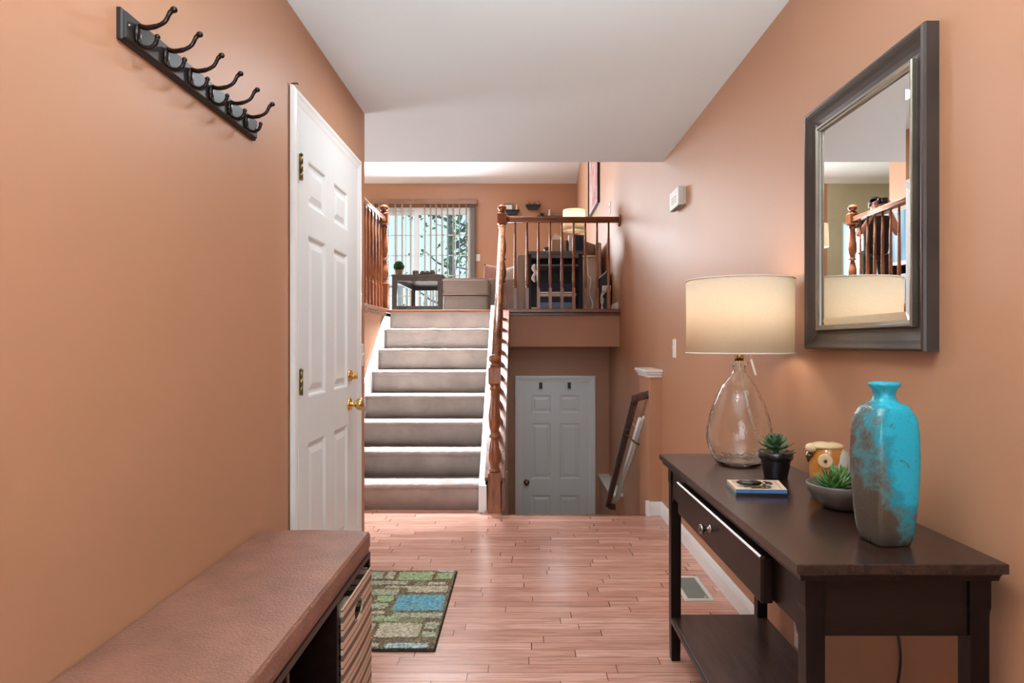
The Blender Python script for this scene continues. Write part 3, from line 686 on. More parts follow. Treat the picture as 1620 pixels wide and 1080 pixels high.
# outside: deck, rail, trees, ground
tag(bx('deck', (-5, 2, YB+.13, 13.6, 1.35, 1.47), 'deck'), 'pale wooden deck outside the glass patio door', 'deck')
for_posts = (-3.9, -2.6, -1.3, 0, .9)
dr = thing('deck_railing', 'white deck railing outside the glass patio door', 'railing', (-1.5, 13.5, 1.47))
bx('top_rail', (-4, 1, 13.46, 13.54, 2.38, 2.43), 'trim', dr); bx('bottom_rail', (-4, 1, 13.48, 13.52, 1.56, 1.60), 'trim', dr)
for x in for_posts: bx('post', (x-.04, x+.04, 13.465, 13.535, 1.47, 2.38), 'trim', dr)
for k in range(36): bx('picket', (-4+k*.14, -3.965+k*.14, 13.485, 13.515, 1.60, 2.38), 'trim', dr)
struct('floor_ground', (lambda b2: (box(b2, -40, 40, YB+.2, 60, -1.4, -1.3), b2)[1])(B()), 'lawn')
def tree(x, y, h, seed, label, mat='leafout', spread=1.6, nl=260, leaf=.16):
    rnd = random.Random(seed)
    t = thing('tree', label, 'tree', (x, y, -1.3), 0, 'trees beyond the deck')
    bm = B(); tube(bm, [(x, y, -1.3), (x+.1, y, -1.3+h*.5), (x-.05, y, -1.3+h)], [.16, .11, .03], 8)
    tips = []
    for k in range(16):
        z0 = -1.3+h*rnd.uniform(.35, .92); a = rnd.uniform(0, 2*PI); ln_ = spread*rnd.uniform(.5, 1)
        e = Vector((x+math.cos(a)*ln_, y+math.sin(a)*ln_*.8, z0+ln_*rnd.uniform(.1, .7))); m_ = Vector((x+math.cos(a)*ln_*.5, y+math.sin(a)*ln_*.4, z0+.1))
        tube(bm, [(x, y, z0-.1), m_, e], [.045, .03, .01], 5); tips += [m_, e, (m_+e)/2]
    obj('trunk', bm, 'bark', t)
    bm = B()
    for k in range(nl):
        c = rnd.choice(tips)+Vector((rnd.gauss(0, .28), rnd.gauss(0, .28), rnd.gauss(0, .25)))
        d = Vector((rnd.uniform(-1, 1), rnd.uniform(-1, 1), rnd.uniform(-1, .6))).normalized(); s_ = d.orthogonal().normalized()*leaf*.35
        bm.faces.new([bm.verts.new(q) for q in (c-d*leaf*.5, c+s_, c+d*leaf*.5, c-s_)])
    obj('foliage', bm, mat, t)
tree(-2.1, 18.5, 7.5, 3, 'leafy tree beyond the deck, behind the left half of the patio door')
tree(-.9, 16.2, 6.6, 5, 'leafy tree nearest the deck, showing in the top right corner of the patio door', nl=420)
tree(-1.6, 24, 9, 9, 'thin tree farthest beyond the deck, behind the right half of the patio door', spread=2.2, nl=320, leaf=.2)

# ------------------------------------------------------------------ coat rack
cr_ = thing('coat_rack', 'black wall-mounted coat rack board with six bronze double hooks above the bench', 'coat rack', (XL, 1.67, 1.83))
yA, yB_, zA, zB_ = 1.331, 2.005, 1.834, 1.901
bm = B(); rg = sweep_rect(bm, yA, yB_, zA, zB_, [(0, 0), (0, .009), (.003, .012), (.005, .013), (.007, .018)], lambda u, v, h: (XL+h, u, v)); bm.faces.new(rg[-1]); bm.faces.new(rg[0])
obj('board', bm, 'rackboard', cr_)
for k, y in enumerate((1.370, 1.480, 1.588, 1.695, 1.803, 1.912)):
    xw = XL+.019
    bm = B()
    blob(bm, (xw+.003, y, 1.862), (.006, .011, .024), 2)
    tube(bm, spline([(xw+.006, y, 1.880), (xw+.022, y, 1.876), (xw+.045, y, 1.880), (xw+.062, y, 1.890), (xw+.072, y, 1.908), (xw+.079, y, 1.914)], 6), [.0055]*12+[.0046]*12+[.0052]*5+[.0058, .0056], 10)
    blob(bm, (xw+.081, y, 1.915), (.008, .007, .007), 2)
    tube(bm, spline([(xw+.004, y, 1.852), (xw+.010, y, 1.838), (xw+.026, y, 1.832), (xw+.040, y, 1.840), (xw+.045, y, 1.853)], 6), .0046, 10)
    blob(bm, (xw+.0455, y, 1.856), (.006, .006, .006), 2)
    obj('hook', bm, 'blackhook', cr_)
for y in (1.345, 1.99):
    bm = B(); blob(bm, (XL+.019, y, 1.868), (.003, .004, .004), 2); obj('screw', bm, 'nickel', cr_)
# hook over the door casing
bm = B(); tube(bm, [(XL+.006, 2.325, 2.147), (XL+.030, 2.325, 2.149), (XL+.032, 2.325, 2.143)], .0025, 6)
tag(obj('casing_nail', bm, 'black'), 'small black nail sticking out above the corner of the left door casing', 'nail')
# switches and outlet
def plate(root_name, label, cat, mapf, u, v, w_=.07, h=.115, toggles=1, outlet=False):
    """mapf(u, v, h) -> point"""
    t = thing(root_name, label, cat, mapf(u, v, 0))
    bm = B(); rg = sweep_rect(bm, u-w_/2, u+w_/2, v-h/2, v+h/2, [(0, 0), (0, .003), (.004, .006)], mapf); bm.faces.new(rg[-1]); bm.faces.new(rg[0]); obj('cover_plate', bm, 'plastic', t)
    for k in range(toggles):
        uu = u+(k-(toggles-1)/2)*.045
        bm = B(); vs = [mapf(uu+a*.005, v+c*.010+(.0), hh) for hh, c0 in ((.006, 0),) for a, c in ((-1,-1),(1,-1),(1,1),(-1,1))]
        ve = [mapf(uu+a*.004, v+.008+c*.004, .016) for a, c in ((-1,-1),(1,-1),(1,1),(-1,1))]
        A = [bm.verts.new(p) for p in vs]; Bv = [bm.verts.new(p) for p in ve]
        for i in range(4): bm.faces.new((A[i], A[(i+1)%4], Bv[(i+1)%4], Bv[i]))
        bm.faces.new(A); bm.faces.new(Bv); obj('toggle', bm, 'plastic', t)
    if outlet:
        for dv in (-.02, .02):
            bm = B(); rg = sweep_rect(bm, u-.016, u+.016, v+dv-.013, v+dv+.013, [(0, .006), (.002, .008)], mapf); bm.faces.new(rg[-1]); bm.faces.new(rg[0]); obj('socket', bm, 'trim', t)
    return t
ml = lambda u, v, h: Vector((XL+h, u, v)); mr = lambda u, v, h: Vector((XR-h, u, v)); mb = lambda u, v, h: Vector((u, YB-h, v))
plate('light_switch', 'white light switch on the left wall beside the white door casing', 'light switch', ml, 3.365, 1.13, .075, .118)
plate('light_switch', 'white light switch on the right wall behind the drum lamp shade', 'light switch', mr, 4.02, 1.16, .075, .118)
plate('light_switch', 'white light switch high on the right wall above the balcony railing', 'light switch', mr, 6.94, 2.68, .075, .125)
plate('light_switch', 'white light switch on the far wall beside the patio door blind', 'light switch', mb, (756-824.8)*.01119, 2.71, .075, .12)
plate('wall_outlet', 'white wall outlet low on the right wall behind the console table shelf', 'outlet', mr, 2.215, .175, .07, .115, 0, True)
ms = lambda u, v, h: Vector((-.140+h, u, v))
plate('light_switch', 'small white light switch on the stair side wall in the lower hall', 'light switch', ms, 5.55, .06, .07, .115)
# door chime
ch = thing('door_chime', 'ivory door chime box mounted high on the right wall', 'door chime', (XR, 3.85, 2.02))
yA, yB2, zA, zB2 = 3.745, 3.965, 2.015, 2.125
bx('chime_cover', (XR-.046, XR-.012, yA, yB2, zA, zB2), 'chime', ch, .003)
bx('chime_base', (XR-.0125, XR, yA+.004, yB2-.004, zA+.006, zB2-.002), 'chime', ch)
bx('speaker_grille', (XR-.042, XR-.016, yA+.01, yB2-.01, zA-.002, zA+.001), 'greyplastic', ch)
for k in range(3): bx('slot', (XR-.0475, XR-.0455, yA+.05, yB2-.05, zA+.03+k*.016, zA+.034+k*.016), 'greyplastic', ch)

# ------------------------------------------------------------------ storage bench with cushion and baskets
sb = thing('storage_bench', 'dark cubby storage bench with brown leather-like cushion along the left wall', 'bench', (-.67, 1.5, 0))
fx = -.492
bm = B(); yb0, yb1 = .955, 2.062
box(bm, XL+.016, fx, yb0, yb1, .495, .515); box(bm, XL+.016, fx, yb0, yb1, .03, .052)
for y in (yb0, 1.325, 1.688, yb1-.018): box(bm, XL+.016, fx, y, y+.018, .052, .495)
box(bm, XL+.016, XL+.022, yb0+.018, yb1-.018, .052, .495); box(bm, XL+.03, fx-.01, yb0+.01, yb1-.01, 0, .03)
obj('bench_frame', bm, 'espresso', sb, .002)
bm = B(); box(bm, XL+.004, fx-.002, yb0+.002, yb1-.012, .517, .582)
bmesh.ops.subdivide_edges(bm, edges=bm.edges[:], cuts=14, use_grid_fill=True)
for v in bm.verts:
    fx_ = (v.co.x-(XL+.004))/(fx-XL-.006); fy_ = (v.co.y-yb0)/(yb1-yb0)
    if v.co.z > .57: v.co.z += .006*math.sin(PI*min(1, max(0, fx_)))
    if v.co.x > fx-.01 and .53 < v.co.z < .575: v.co.x += .004
obj('seat_cushion', bm, 'leather', sb, .016, smooth=True, seg=4)
def basket(y0, y1, label):
    t = thing('storage_basket', label, 'basket', (-.67, (y0+y1)/2, .053))
    x1, x0, z0, z1 = fx+.003, XL+.03, .056, .470
    bm = B(); nu, nv = 40, 44
    G = [[bm.verts.new((x1+(.005*math.sin(PI*i/nu)*math.sin(PI*j/nv)), y0+(y1-y0)*i/nu, z0+(z1-z0)*j/nv)) for j in range(nv+1)] for i in range(nu+1)]
    yc, zc = y0+(y1-y0)*.5, z0+(z1-z0)*.845
    for i in range(nu):
        for j in range(nv):
            yy = y0+(y1-y0)*(i+.5)/nu; zz = z0+(z1-z0)*(j+.5)/nv
            if (abs(yy-yc)/.050)**3+(abs(zz-zc)/.026)**3 < 1: continue
            bm.faces.new((G[i][j], G[i+1][j], G[i+1][j+1], G[i][j+1]))
    for v in [v for v in bm.verts if not v.link_faces]: bm.verts.remove(v)
    o = obj('front_panel', bm, 'stripe', t); md = o.modifiers.new('s', 'SOLIDIFY'); md.thickness = .006; md.offset = -1
    bm = B(); box(bm, x0, x1-.007, y0, y0+.006, z0, z1); box(bm, x0, x1-.007, y1-.006, y1, z0, z1); box(bm, x0, x0+.006, y0+.006, y1-.006, z0, z1); box(bm, x0+.006, x1-.007, y0+.006, y1-.006, z0, z0+.006)
    obj('side_panels', bm, 'stripe', t)
    bm = B(); ring = [(x1+.004, yc+.051*math.cos(a), zc+.028*math.sin(a)) for a in [2*PI*k/28 for k in range(29)]]; tube(bm, ring, .003, 6, cap=False); obj('handle_rim', bm, 'tanbox', t)
    return t
basket(1.712, 2.038, 'tan, brown and black striped fabric basket in the last bench cubby')
bm = B(); tube(bm, spline([(-.522, 1.80, .40), (-.518, 1.84, .425), (-.520, 1.88, .42), (-.530, 1.93, .39)], 6), .020, 12)
tag(obj('rolled_cloth', bm, 'cream', None, 0), 'rolled cream cloth showing through the handle hole of the striped basket', 'cloth')
# ------------------------------------------------------------------ rug
bm = B(); rx0, rx1, ry0, ry1 = -.835, -.332, 2.440, 3.290; nu, nv = 84, 142
RECTS = [('blue', .52, .96, .42, .62), ('green', .42, .77, .84, .97), ('green', .80, .97, .86, .95), ('cream', .30, .38, .86, .97), ('sage', .05, .26, .86, .97), ('paleblue', .80, .96, .97, 1.0),
         ('sage', .15, .55, .77, .825), ('cream', .75, .92, .77, .81), ('cream', .35, .60, .72, .75), ('sage', .12, .50, .62, .70), ('cream', .58, .95, .66, .75), ('green', .33, .48, .53, .61), ('cream', .05, .28, .50, .60),
         ('sage', .30, .46, .44, .51), ('sage', .05, .25, .40, .47), ('cream', .24, .46, .37, .41), ('green', .10, .62, .29, .35), ('sage', .55, .97, .33, .39), ('cream', .10, .44, .08, .27), ('cream', .48, .83, .12, .27), ('sage', .86, .97, .21, .28), ('sage', .86, .97, .12, .18),
         ('cream', .10, .55, .02, .06), ('paleblue', .60, .93, .015, .06), ('olive', .62, .84, .28, .32), ('olive', .62, .72, .76, .82)]
keys = list(RUGC); rnd = random.Random(4)
G = [[bm.verts.new((rx0+(rx1-rx0)*i/nu, ry0+(ry1-ry0)*j/nv, .012+rnd.uniform(-.0022, .0022) if 0 < i < nu and 0 < j < nv else .002)) for j in range(nv+1)] for i in range(nu+1)]
for i in range(nu):
    for j in range(nv):
        f = bm.faces.new((G[i][j], G[i+1][j], G[i+1][j+1], G[i][j+1])); f.smooth = True
        u = (i+.5)/nu + rnd.uniform(-.006, .006); v = (j+.5)/nv + rnd.uniform(-.004, .004); c = 'brown' if rnd.random() < .8 else 'olive'
        for k, a, b2, c0, c1 in RECTS:
            if a < u < b2 and c0 < v < c1: c = k
        if rnd.random() < .07: c = 'olive'
        if i in (0, nu-1) or j in (0, nv-1): c = 'edge'
        f.material_index = keys.index(c)
tag(obj('rug', bm, ['rug_'+k for k in keys]), 'small patchwork rug in brown, green and blue on the wood floor', 'rug')
# ------------------------------------------------------------------ floor register
vt = thing('floor_register', 'metal floor vent set in the wood floor near the right baseboard', 'floor vent', (.83, 3.07, 0))
bm = B(); rg = sweep_rect(bm, .758, .898, 2.925, 3.228, [(0, 0), (.004, .005), (.018, .005), (.020, .002)], lambda u, v, h: (u, v, h+.0005)); bm.faces.new(rg[0]); obj('vent_frame', bm, 'chime', vt)
bm = B(); box(bm, .780, .876, 2.947, 3.206, .001, .0025)
for k in range(22): y = 2.952+k*.0118; prism(bm, [(y, .002), (y+.006, .005), (y+.0075, .0045), (y+.002, .002)], 'X', .781, .875)
obj('louver_grille', bm, 'greyplastic', vt)
bx('damper_lever', (.855, .865, 2.95, 2.958, .004, .011), 'chime', vt)

# ------------------------------------------------------------------ console table
T = .765; TX0, TX1, TY0, TY1 = .533, .943, 1.220, 2.445
M['espresso_x'] = wood('espresso_wood_cross', (.007, .004, .003), (.018, .009, .006), .35, 'X', 12, .1, .18)
ct = thing('console_table', 'dark espresso console table with one drawer and lower shelf by the right wall', 'console table', (.74, 1.83, 0))
bx('table_top', (TX0, TX1, TY0, TY1, T-.020, T), 'espresso_top', ct, .002)
bm = B()
rings = []
for o_, z in ((.006, T-.020), (.010, T-.026), (.012, T-.036), (.018, T-.038), (.018, T-.038)):
    rings.append([bm.verts.new(p) for p in ((TX0+o_, TY0+o_, z), (TX1-o_, TY0+o_, z), (TX1-o_, TY1-o_, z), (TX0+o_, TY1-o_, z))])
for a, b2 in zip(rings[:-1], rings[1:-1]):
    for k in range(4): bm.faces.new((a[k], a[(k+1)%4], b2[(k+1)%4], b2[k]))
bm.faces.new(rings[0]); bm.faces.new(rings[3]); obj('top_moulding', bm, 'espresso', ct)
LX0, LX1, LY0, LY1, lw = .559, .925, 1.243, 2.408, .042
def leg(x0, y0, name='leg'):
    x1, y1 = x0+lw, y0+lw; bm = B(); z1 = T-.038; zn = .672
    xo = x0 if x0 < .7 else x1
    secs = [(0, 0), (.008, z1-.09), (.004, z1-.085), (0, z1-.08), (0, z1)]
    cx, cy = (x0+x1)/2, (y0+y1)/2
    prev = None
    for hw, z in ((.0165, 0), (.0185, .15), (.019, zn-.018), (.0195, zn-.010), (.021, zn), (.021, z1)):
        ring = [bm.verts.new((cx+a*hw, cy+c*hw, z)) for a, c in ((-1,-1),(1,-1),(1,1),(-1,1))]
        if prev:
            for k in range(4): bm.faces.new((prev[k], prev[(k+1)%4], ring[(k+1)%4], ring[k]))
        else: bm.faces.new(ring)
        prev = ring
    bm.faces.new(prev); obj(name, bm, 'espresso_z', ct, .0015)
for x in (LX0, LX1-lw):
    for y in (LY0, LY1-lw): leg(x, y)
az0, az1 = .612, T-.038
bx('end_apron', (LX0+lw-.001, LX1-lw+.001, LY0+.010, LY0+.026, az0, az1), 'espresso_x', ct, .001)
bx('end_apron', (LX0+lw-.001, LX1-lw+.001, LY1-.026, LY1-.010, az0, az1), 'espresso', ct, .001)
bx('back_apron', (LX1-.026, LX1-.010, LY0+lw-.001, LY1-lw+.001, az0, az1), 'espresso', ct, .001)
bm = B(); ya, yb = LY0+lw-.001, LY1-lw+.001
prism(bm, [(ya, az1), (yb, az1), (yb, .595), (yb-.012, .600), (yb-.022, .615), (ya+.022, .615), (ya+.012, .600), (ya, .595)], 'X', LX0+.006, LX0+.022)
obj('front_apron', bm, 'espresso', ct, .001)
dw = bx('drawer', (LX0-.020, LX0+.008, 1.42, 2.18, .606, .712), 'espresso', ct, .005)
bm = B(); prism(bm, [(LX0-.021, .7065), (LX0-.024, .712), (LX0-.020, .7155), (LX0-.012, .714), (LX0-.012, .7065)], 'Y', 1.42, 2.18); obj('drawer_highlight', bm, 'nickel', dw)  # metal strip stands in for the silvery highlight along the drawer top
bm = B(); lathe(bm, [(.012, 0), (.012, .003), (.005, .006), (.005, .014), (.007, .018), (.013, .022), (.015, .027), (.012, .032), (.003, .034)], seg=18)
bm.transform(Matrix.Translation((LX0-.020, 1.80, .664)) @ Matrix.Rotation(-PI/2, 4, 'Y')); obj('drawer_knob', bm, 'nickel', dw, smooth=True)
bx('shelf', (LX0+.006, LX1-.004, LY0+.012, LY1-.010, .147, .165), 'espresso_shelf', ct, .002)
bx('shelf_edge', (LX0+.000, LX0+.006, LY0+lw, LY1-lw, .147, .166), 'espresso', ct, .002)
# ------------------------------------------------------------------ table lamp
lx, ly = .772, 2.240
tl = thing('table_lamp', 'clear glass table lamp with wide cream drum shade on the console table', 'lamp', (lx, ly, T))
prof = [(.030, .768), (.070, .767), (.080, .771), (.088, .785), (.103, .815), (.111, .840), (.113, .862), (.110, .895), (.102, .935), (.090, .972), (.075, 1.010), (.058, 1.042), (.040, 1.068), (.027, 1.082), (.0225, 1.092), (.0215, 1.108), (.0225, 1.113), (.029, 1.116), (.0305, 1.122), (.029, 1.128), (.020, 1.130)]
bm = B(); lathe(bm, prof, (lx, ly), 56, cap=False)
inner = [(max(.012, r-.0045), z) for r, z in prof[::-1]]; inner[-1] = (.03, .775); inner[-2] = (.062, .775)
lathe(bm, inner, (lx, ly), 56, cap=False)
bmesh.ops.remove_doubles(bm, verts=bm.verts, dist=1e-6)
# close the floor and lip
def ring_at(bm, r, z, tol=1e-4):
    return sorted([v for v in bm.verts if abs(math.hypot(v.co.x-lx, v.co.y-ly)-r) < tol and abs(v.co.z-z) < tol], key=lambda v: math.atan2(v.co.y-ly, v.co.x-lx))
bm.faces.new(ring_at(bm, .030, .768)); bm.faces.new(ring_at(bm, .03, .775))
a = ring_at(bm, .020, 1.130); b2 = ring_at(bm, .0155, 1.130)
if len(a) == len(b2) == 56:
    for k in range(56): bm.faces.new((a[k], a[(k+1)%56], b2[(k+1)%56], b2[k]))
obj('glass_base', bm, 'glass', tl)
bm = B(); lathe(bm, [(.0155, 1.131), (.0155, 1.162), (.010, 1.165), (.010, 1.19), (.017, 1.192), (.017, 1.235), (.012, 1.24)], (lx, ly), 20); obj('brass_neck', bm, 'brass', tl)
bm = B(); lathe(bm, [(.010, 1.240), (.020, 1.255), (.030, 1.280), (.031, 1.295), (.022, 1.318), (.004, 1.325)], (lx, ly), 20); bl = obj('bulb', bm, 'bulb', tl, smooth=True)
sr_ = .183
bm = B(); lathe(bm, [(sr_*.99, 1.158), (sr_*1.0, 1.414)], (lx, ly), 72, cap=False)
o = obj('lamp_shade', bm, 'shade', tl); md = o.modifiers.new('s', 'SOLIDIFY'); md.thickness = .0015
for z in (1.158, 1.414):
    bm = B(); tube(bm, [(lx+sr_*math.cos(a), ly+sr_*math.sin(a), z) for a in [2*PI*k/72 for k in range(73)]], .0026, 8, cap=False); obj('shade_ring', bm, 'pillow_w', o)
bm = B()
for k in range(3): a = 2*PI*k/3; tube(bm, [(lx, ly, 1.40), (lx+sr_*math.cos(a), ly+sr_*math.sin(a), 1.411)], .0015, 6)
tube(bm, [(lx, ly, 1.24), (lx+.04, ly, 1.28), (lx+.04, ly, 1.35), (lx, ly, 1.40)], .0015, 6); obj('harp', bm, 'brass', tl)
bm = B(); tube(bm, spline([(lx+.004, ly, 1.125), (lx+.010, ly-.005, 1.05), (lx+.030, ly-.01, .96), (lx+.052, ly-.02, .87), (lx+.078, ly, .80)], 8), .0028, 8); obj('inner_cord', bm, 'pillow_w', tl)
bm = B(); vs = [(lx+.028, ly-.030, 1.135), (lx+.036, ly-.028, 1.137), (lx+.050, ly-.034, 1.082), (lx+.042, ly-.036, 1.080)]
bm.faces.new([bm.verts.new(p) for p in vs]); o = obj('paper_tag', bm, 'white', tl); md = o.modifiers.new('s', 'SOLIDIFY'); md.thickness = .0008
bm = B(); tube(bm, [(lx+.018, ly-.02, 1.150), (lx+.030, ly-.028, 1.160), (lx+.032, ly-.029, 1.136)], .0008, 5); obj('tag_string', bm, 'white', tl)
pl = bpy.data.lights.new('lamp_bulb_light', 'POINT'); pl.energy = 3.5; pl.color = (1, .86, .66); pl.shadow_soft_size = .07
o = bpy.data.objects.new('lamp_bulb_light', pl); C.objects.link(o); o.location = (lx, ly, 1.30)
# lamp cord down the wall
bm = B(); tube(bm, spline([(.955, 1.66, .72), (.958, 1.655, .62), (.957, 1.64, .52), (.956, 1.60, .44), (.957, 1.60, .36), (.957, 1.64, .22), (.955, 1.70, .02)], 8), .0035, 8)
obj('power_cord', bm, 'black', tl)

# ------------------------------------------------------------------ small things on the console table
def leafm(bm, base, az, el, ln, wd, th, curl=.5, n=7, point=.8):
    """thick pointed succulent leaf"""
    base = Vector(base); d0 = Vector((math.cos(az)*math.cos(el), math.sin(az)*math.cos(el), math.sin(el))); side = Vector((-math.sin(az), math.cos(az), 0))
    rings = []; p = base.copy(); e = el
    for i in range(n+1):
        t = i/n; wv = wd*(math.sin(PI*min(1, (t*.80+.17)))**point)*(1 if t < .97 else .25); tt = th*(1-.65*t)
        d = Vector((math.cos(az)*math.cos(e), math.sin(az)*math.cos(e), math.sin(e))); up = side.cross(d)*-1
        rings.append([bm.verts.new(p+side*a*wv*.5+up*c*tt*.5) for a, c in ((-1, .35), (-.5, .1), (0, -.05), (.5, .1), (1, .35), (.5, -.6), (0, -.9), (-.5, -.6))])
        p = p+d*ln/n; e += curl/n
    for a, b2 in zip(rings, rings[1:]):
        for k in range(8): bm.faces.new((a[k], a[(k+1)%8], b2[(k+1)%8], b2[k])).smooth = True
    bm.faces.new(rings[0]); bm.faces.new(rings[-1])
px_, py_ = .813, 2.02
sp_ = thing('potted_succulent', 'rosette succulent in a small black pot beside the glass lamp', 'potted plant', (px_, py_, T))
bm = B(); lathe(bm, [(.034, T), (.036, T+.004), (.046, T+.056), (.047, T+.058), (.052, T+.060), (.053, T+.082), (.049, T+.083), (.047, T+.070), (.02, T+.070)], (px_, py_), 32); obj('pot', bm, 'pot', sp_)
bm = B(); rnd = random.Random(2)
for tier, (cnt, el, ln, z, wd) in enumerate(((9, .05, .056, .078, .034), (8, .30, .052, .092, .033), (7, .60, .044, .104, .030), (6, .95, .034, .112, .026), (4, 1.25, .026, .118, .018))):
    for k in range(cnt):
        az = 2*PI*k/cnt+tier*.5+rnd.uniform(-.1, .1)
        leafm(bm, (px_+.006*math.cos(az), py_+.006*math.sin(az), T+z-.004), az, el, ln*rnd.uniform(.92, 1.05), wd, .009, .35)
lathe(bm, [(.008, T+.068), (.010, T+.118)], (px_, py_), 8)
obj('leaves', bm, 'succ', sp_)
# bowl of succulents
bxx, byy = .835, 1.640
bw = thing('succulent_bowl', 'low grey ceramic bowl planted with green succulents in front of the owl', 'planter', (bxx, byy, T))
bm = B(); lathe(bm, [(.036, T), (.044, T+.003), (.066, T+.022), (.080, T+.045), (.084, T+.062), (.082, T+.066), (.079, T+.062), (.072, T+.052), (.02, T+.050)], (0, 0), 40)
for v in bm.verts: v.co.x *= 1.08
bm.transform(Matrix.Translation((bxx, byy, 0))); obj('bowl', bm, 'bowl', bw)
bm = B(); lathe(bm, [(.002, T+.057), (.074, T+.055), (.074, T+.051)], (0, 0), 30); bm.transform(Matrix.Translation((bxx, byy, 0))); obj('pebbles', bm, 'soil', bw)
def rosette(bm, cx, cy, z, R, cnts, rnd):
    for tier, (cnt, el) in enumerate(cnts):
        for k in range(cnt):
            az = 2*PI*k/cnt+tier*.37+rnd.uniform(-.15, .15)
            leafm(bm, (cx, cy, z), az, el+rnd.uniform(-.08, .08), R*rnd.uniform(.85, 1.1), R*.24, R*.16, .5, 6, .9)
rnd = random.Random(8); bm = B()
rosette(bm, bxx-.030, byy-.012, T+.054, .062, ((11, .15), (10, .5), (8, .9), (5, 1.3)), rnd); obj('succulent', bm, 'succ2', bw)
bm = B(); rosette(bm, bxx+.020, byy+.035, T+.056, .050, ((8, .3), (7, .7), (4, 1.2)), rnd); obj('succulent', bm, 'succ2', bw)
bm = B(); rosette(bm, bxx+.055, byy-.030, T+.054, .030, ((8, .2), (6, .7)), rnd); obj('succulent', bm, 'succ', bw)
bm = B(); blob(bm, (bxx+.030, byy-.025, T+.060), (.020, .015, .016), 2, 0, .12); obj('rock', bm, 'rock', bw)
# owl figurine
ox, oy = .878, 1.815
ow = thing('owl_figurine', 'orange and grey glazed ceramic owl facing left on the console table', 'figurine', (0, 0, 0))
bm = B(); lathe(bm, [(.030, 0), (.040, .004), (.050, .035), (.053, .07), (.051, .10), (.043, .125), (.028, .140), (.005, .146)], seg=36)
for v in bm.verts: v.co.x *= .92
obj('body', bm, 'owl', ow, local=True)
bm = B(); blob(bm, (-.022, 0, .070), (.044, .060, .068), 3)
obj('wing', bm, 'owlwing', ow, local=True)
bm = B(); blob(bm, (.002, 0, .133), (.048, .040, .012), 3); blob(bm, (.048, 0, .128), (.016, .018, .014), 2); obj('crest', bm, 'owlcap', ow, local=True)
for sgn in (-1, 1):
    bm = B(); 
    for k in range(9):
        a = 2*PI*k/9; leafm(bm, (0, 0, 0), a, .1, .017, .010, .005, 0, 5)
    lathe(bm, [(.0195, 0), (.0195, .003), (.017, .004)], seg=24); 
    bm.transform(Matrix.Translation((.030, sgn*.0405, .098)) @ Matrix.Rotation(sgn*-1.0, 4, 'Z') @ Matrix.Rotation(PI/2, 4, 'Y') @ Matrix.Rotation(0, 4, 'X')) if False else bm.transform(Matrix.Translation((.028, sgn*.041, .098)) @ Matrix.Rotation(sgn*.95, 4, 'Z') @ Matrix.Rotation(PI/2, 4, 'Y'))
    obj('eye', bm, 'owlcap', ow, local=True)
    bm = B(); blob(bm, (.0315, sgn*.046, .098), (.005, .005, .005), 2); obj('pupil', bm, 'owldark', ow, local=True)
bm = B(); tube(bm, [(.046, 0, .112), (.056, 0, .102), (.056, 0, .088)], [.008, .008, .002], 8); obj('beak', bm, 'owldark', ow, local=True)
bm = B()
for k in range(4):
    for s in (-1, 1): tube(bm, spline([(-.002+.002*k, s*(.0515), .085-.017*k), (.008, s*.053, .078-.017*k), (.004, s*.053, .070-.017*k)], 4), .0022, 6)
obj('wing_feathers', bm, 'owlwing', ow, local=True)
ow.location = (ox, oy, T); ow.rotation_euler = (0, 0, math.radians(184))
# turquoise vase
vx, vy = .782, 1.362
va = thing('turquoise_vase', 'tall square-shouldered vase with turquoise and brown glaze near the table end', 'vase', (vx, vy, T))
prf = [(.036, 0), (.042, .003), (.048, .03), (.053, .08), (.0565, .14), (.0575, .19), (.056, .235), (.0525, .27), (.048, .286), (.040, .295), (.030, .300), (.0235, .308), (.0215, .318), (.024, .328), (.0305, .336), (.0315, .341), (.028, .344), (.022, .342), (.018, .32)]
bm = B(); seg = 64; rings = []
for i, (r, z) in enumerate(prf):
    r *= (.93 if z < .29 else 1); k = 6.0 if z < .28 else (3.2 if z < .297 else 2); ring = []
    for q in range(seg):
        a = 2*PI*q/seg; rr = r/((abs(math.cos(a))**k+abs(math.sin(a))**k)**(1/k)); ring.append(bm.verts.new((rr*math.cos(a), rr*math.sin(a), z)))
    rings.append(ring)
for a, b2 in zip(rings, rings[1:]):
    for q in range(seg): bm.faces.new((a[q], a[(q+1)%seg], b2[(q+1)%seg], b2[q])).smooth = True
bm.faces.new(rings[0]); bm.faces.new(rings[-1])
bm.transform(Matrix.Rotation(math.radians(240+36), 4, 'Z'))
vo = obj('body', bm, 'vase', va, local=True)
# coaster tray with keys
tr_ = thing('key_tray', 'small square tray with blue side on the console table, holding the keys', 'tray', (.668, 1.84, T))
poly = [(.602, 1.772), (.742, 1.764), (.768, 1.888), (.616, 1.895)]
bm = B(); prism(bm, poly, 'Z', T, T+.008); obj('tray_base', bm, 'black', tr_)
cx_, cy_ = sum(p[0] for p in poly)/4, sum(p[1] for p in poly)/4
bm = B(); pin = [(cx_+(a-cx_)*.86, cy_+(b2-cy_)*.86) for a, b2 in poly]
n = 4
for lo_, hi_ in ((T+.008, T+.0185),):
    o0 = [bm.verts.new((*p, lo_)) for p in poly]; o1 = [bm.verts.new((*p, hi_)) for p in poly]; i0 = [bm.verts.new((*p, lo_)) for p in pin]; i1 = [bm.verts.new((*p, hi_)) for p in pin]
    for k in range(4):
        j = (k+1)%4
        for ring4, mi in (((o0[k], o0[j], o1[j], o1[k]), 1 if k == 0 else 0), ((o1[k], o1[j], i1[j], i1[k]), 0), ((i1[k], i1[j], i0[j], i0[k]), 0)): bm.faces.new(ring4).material_index = mi
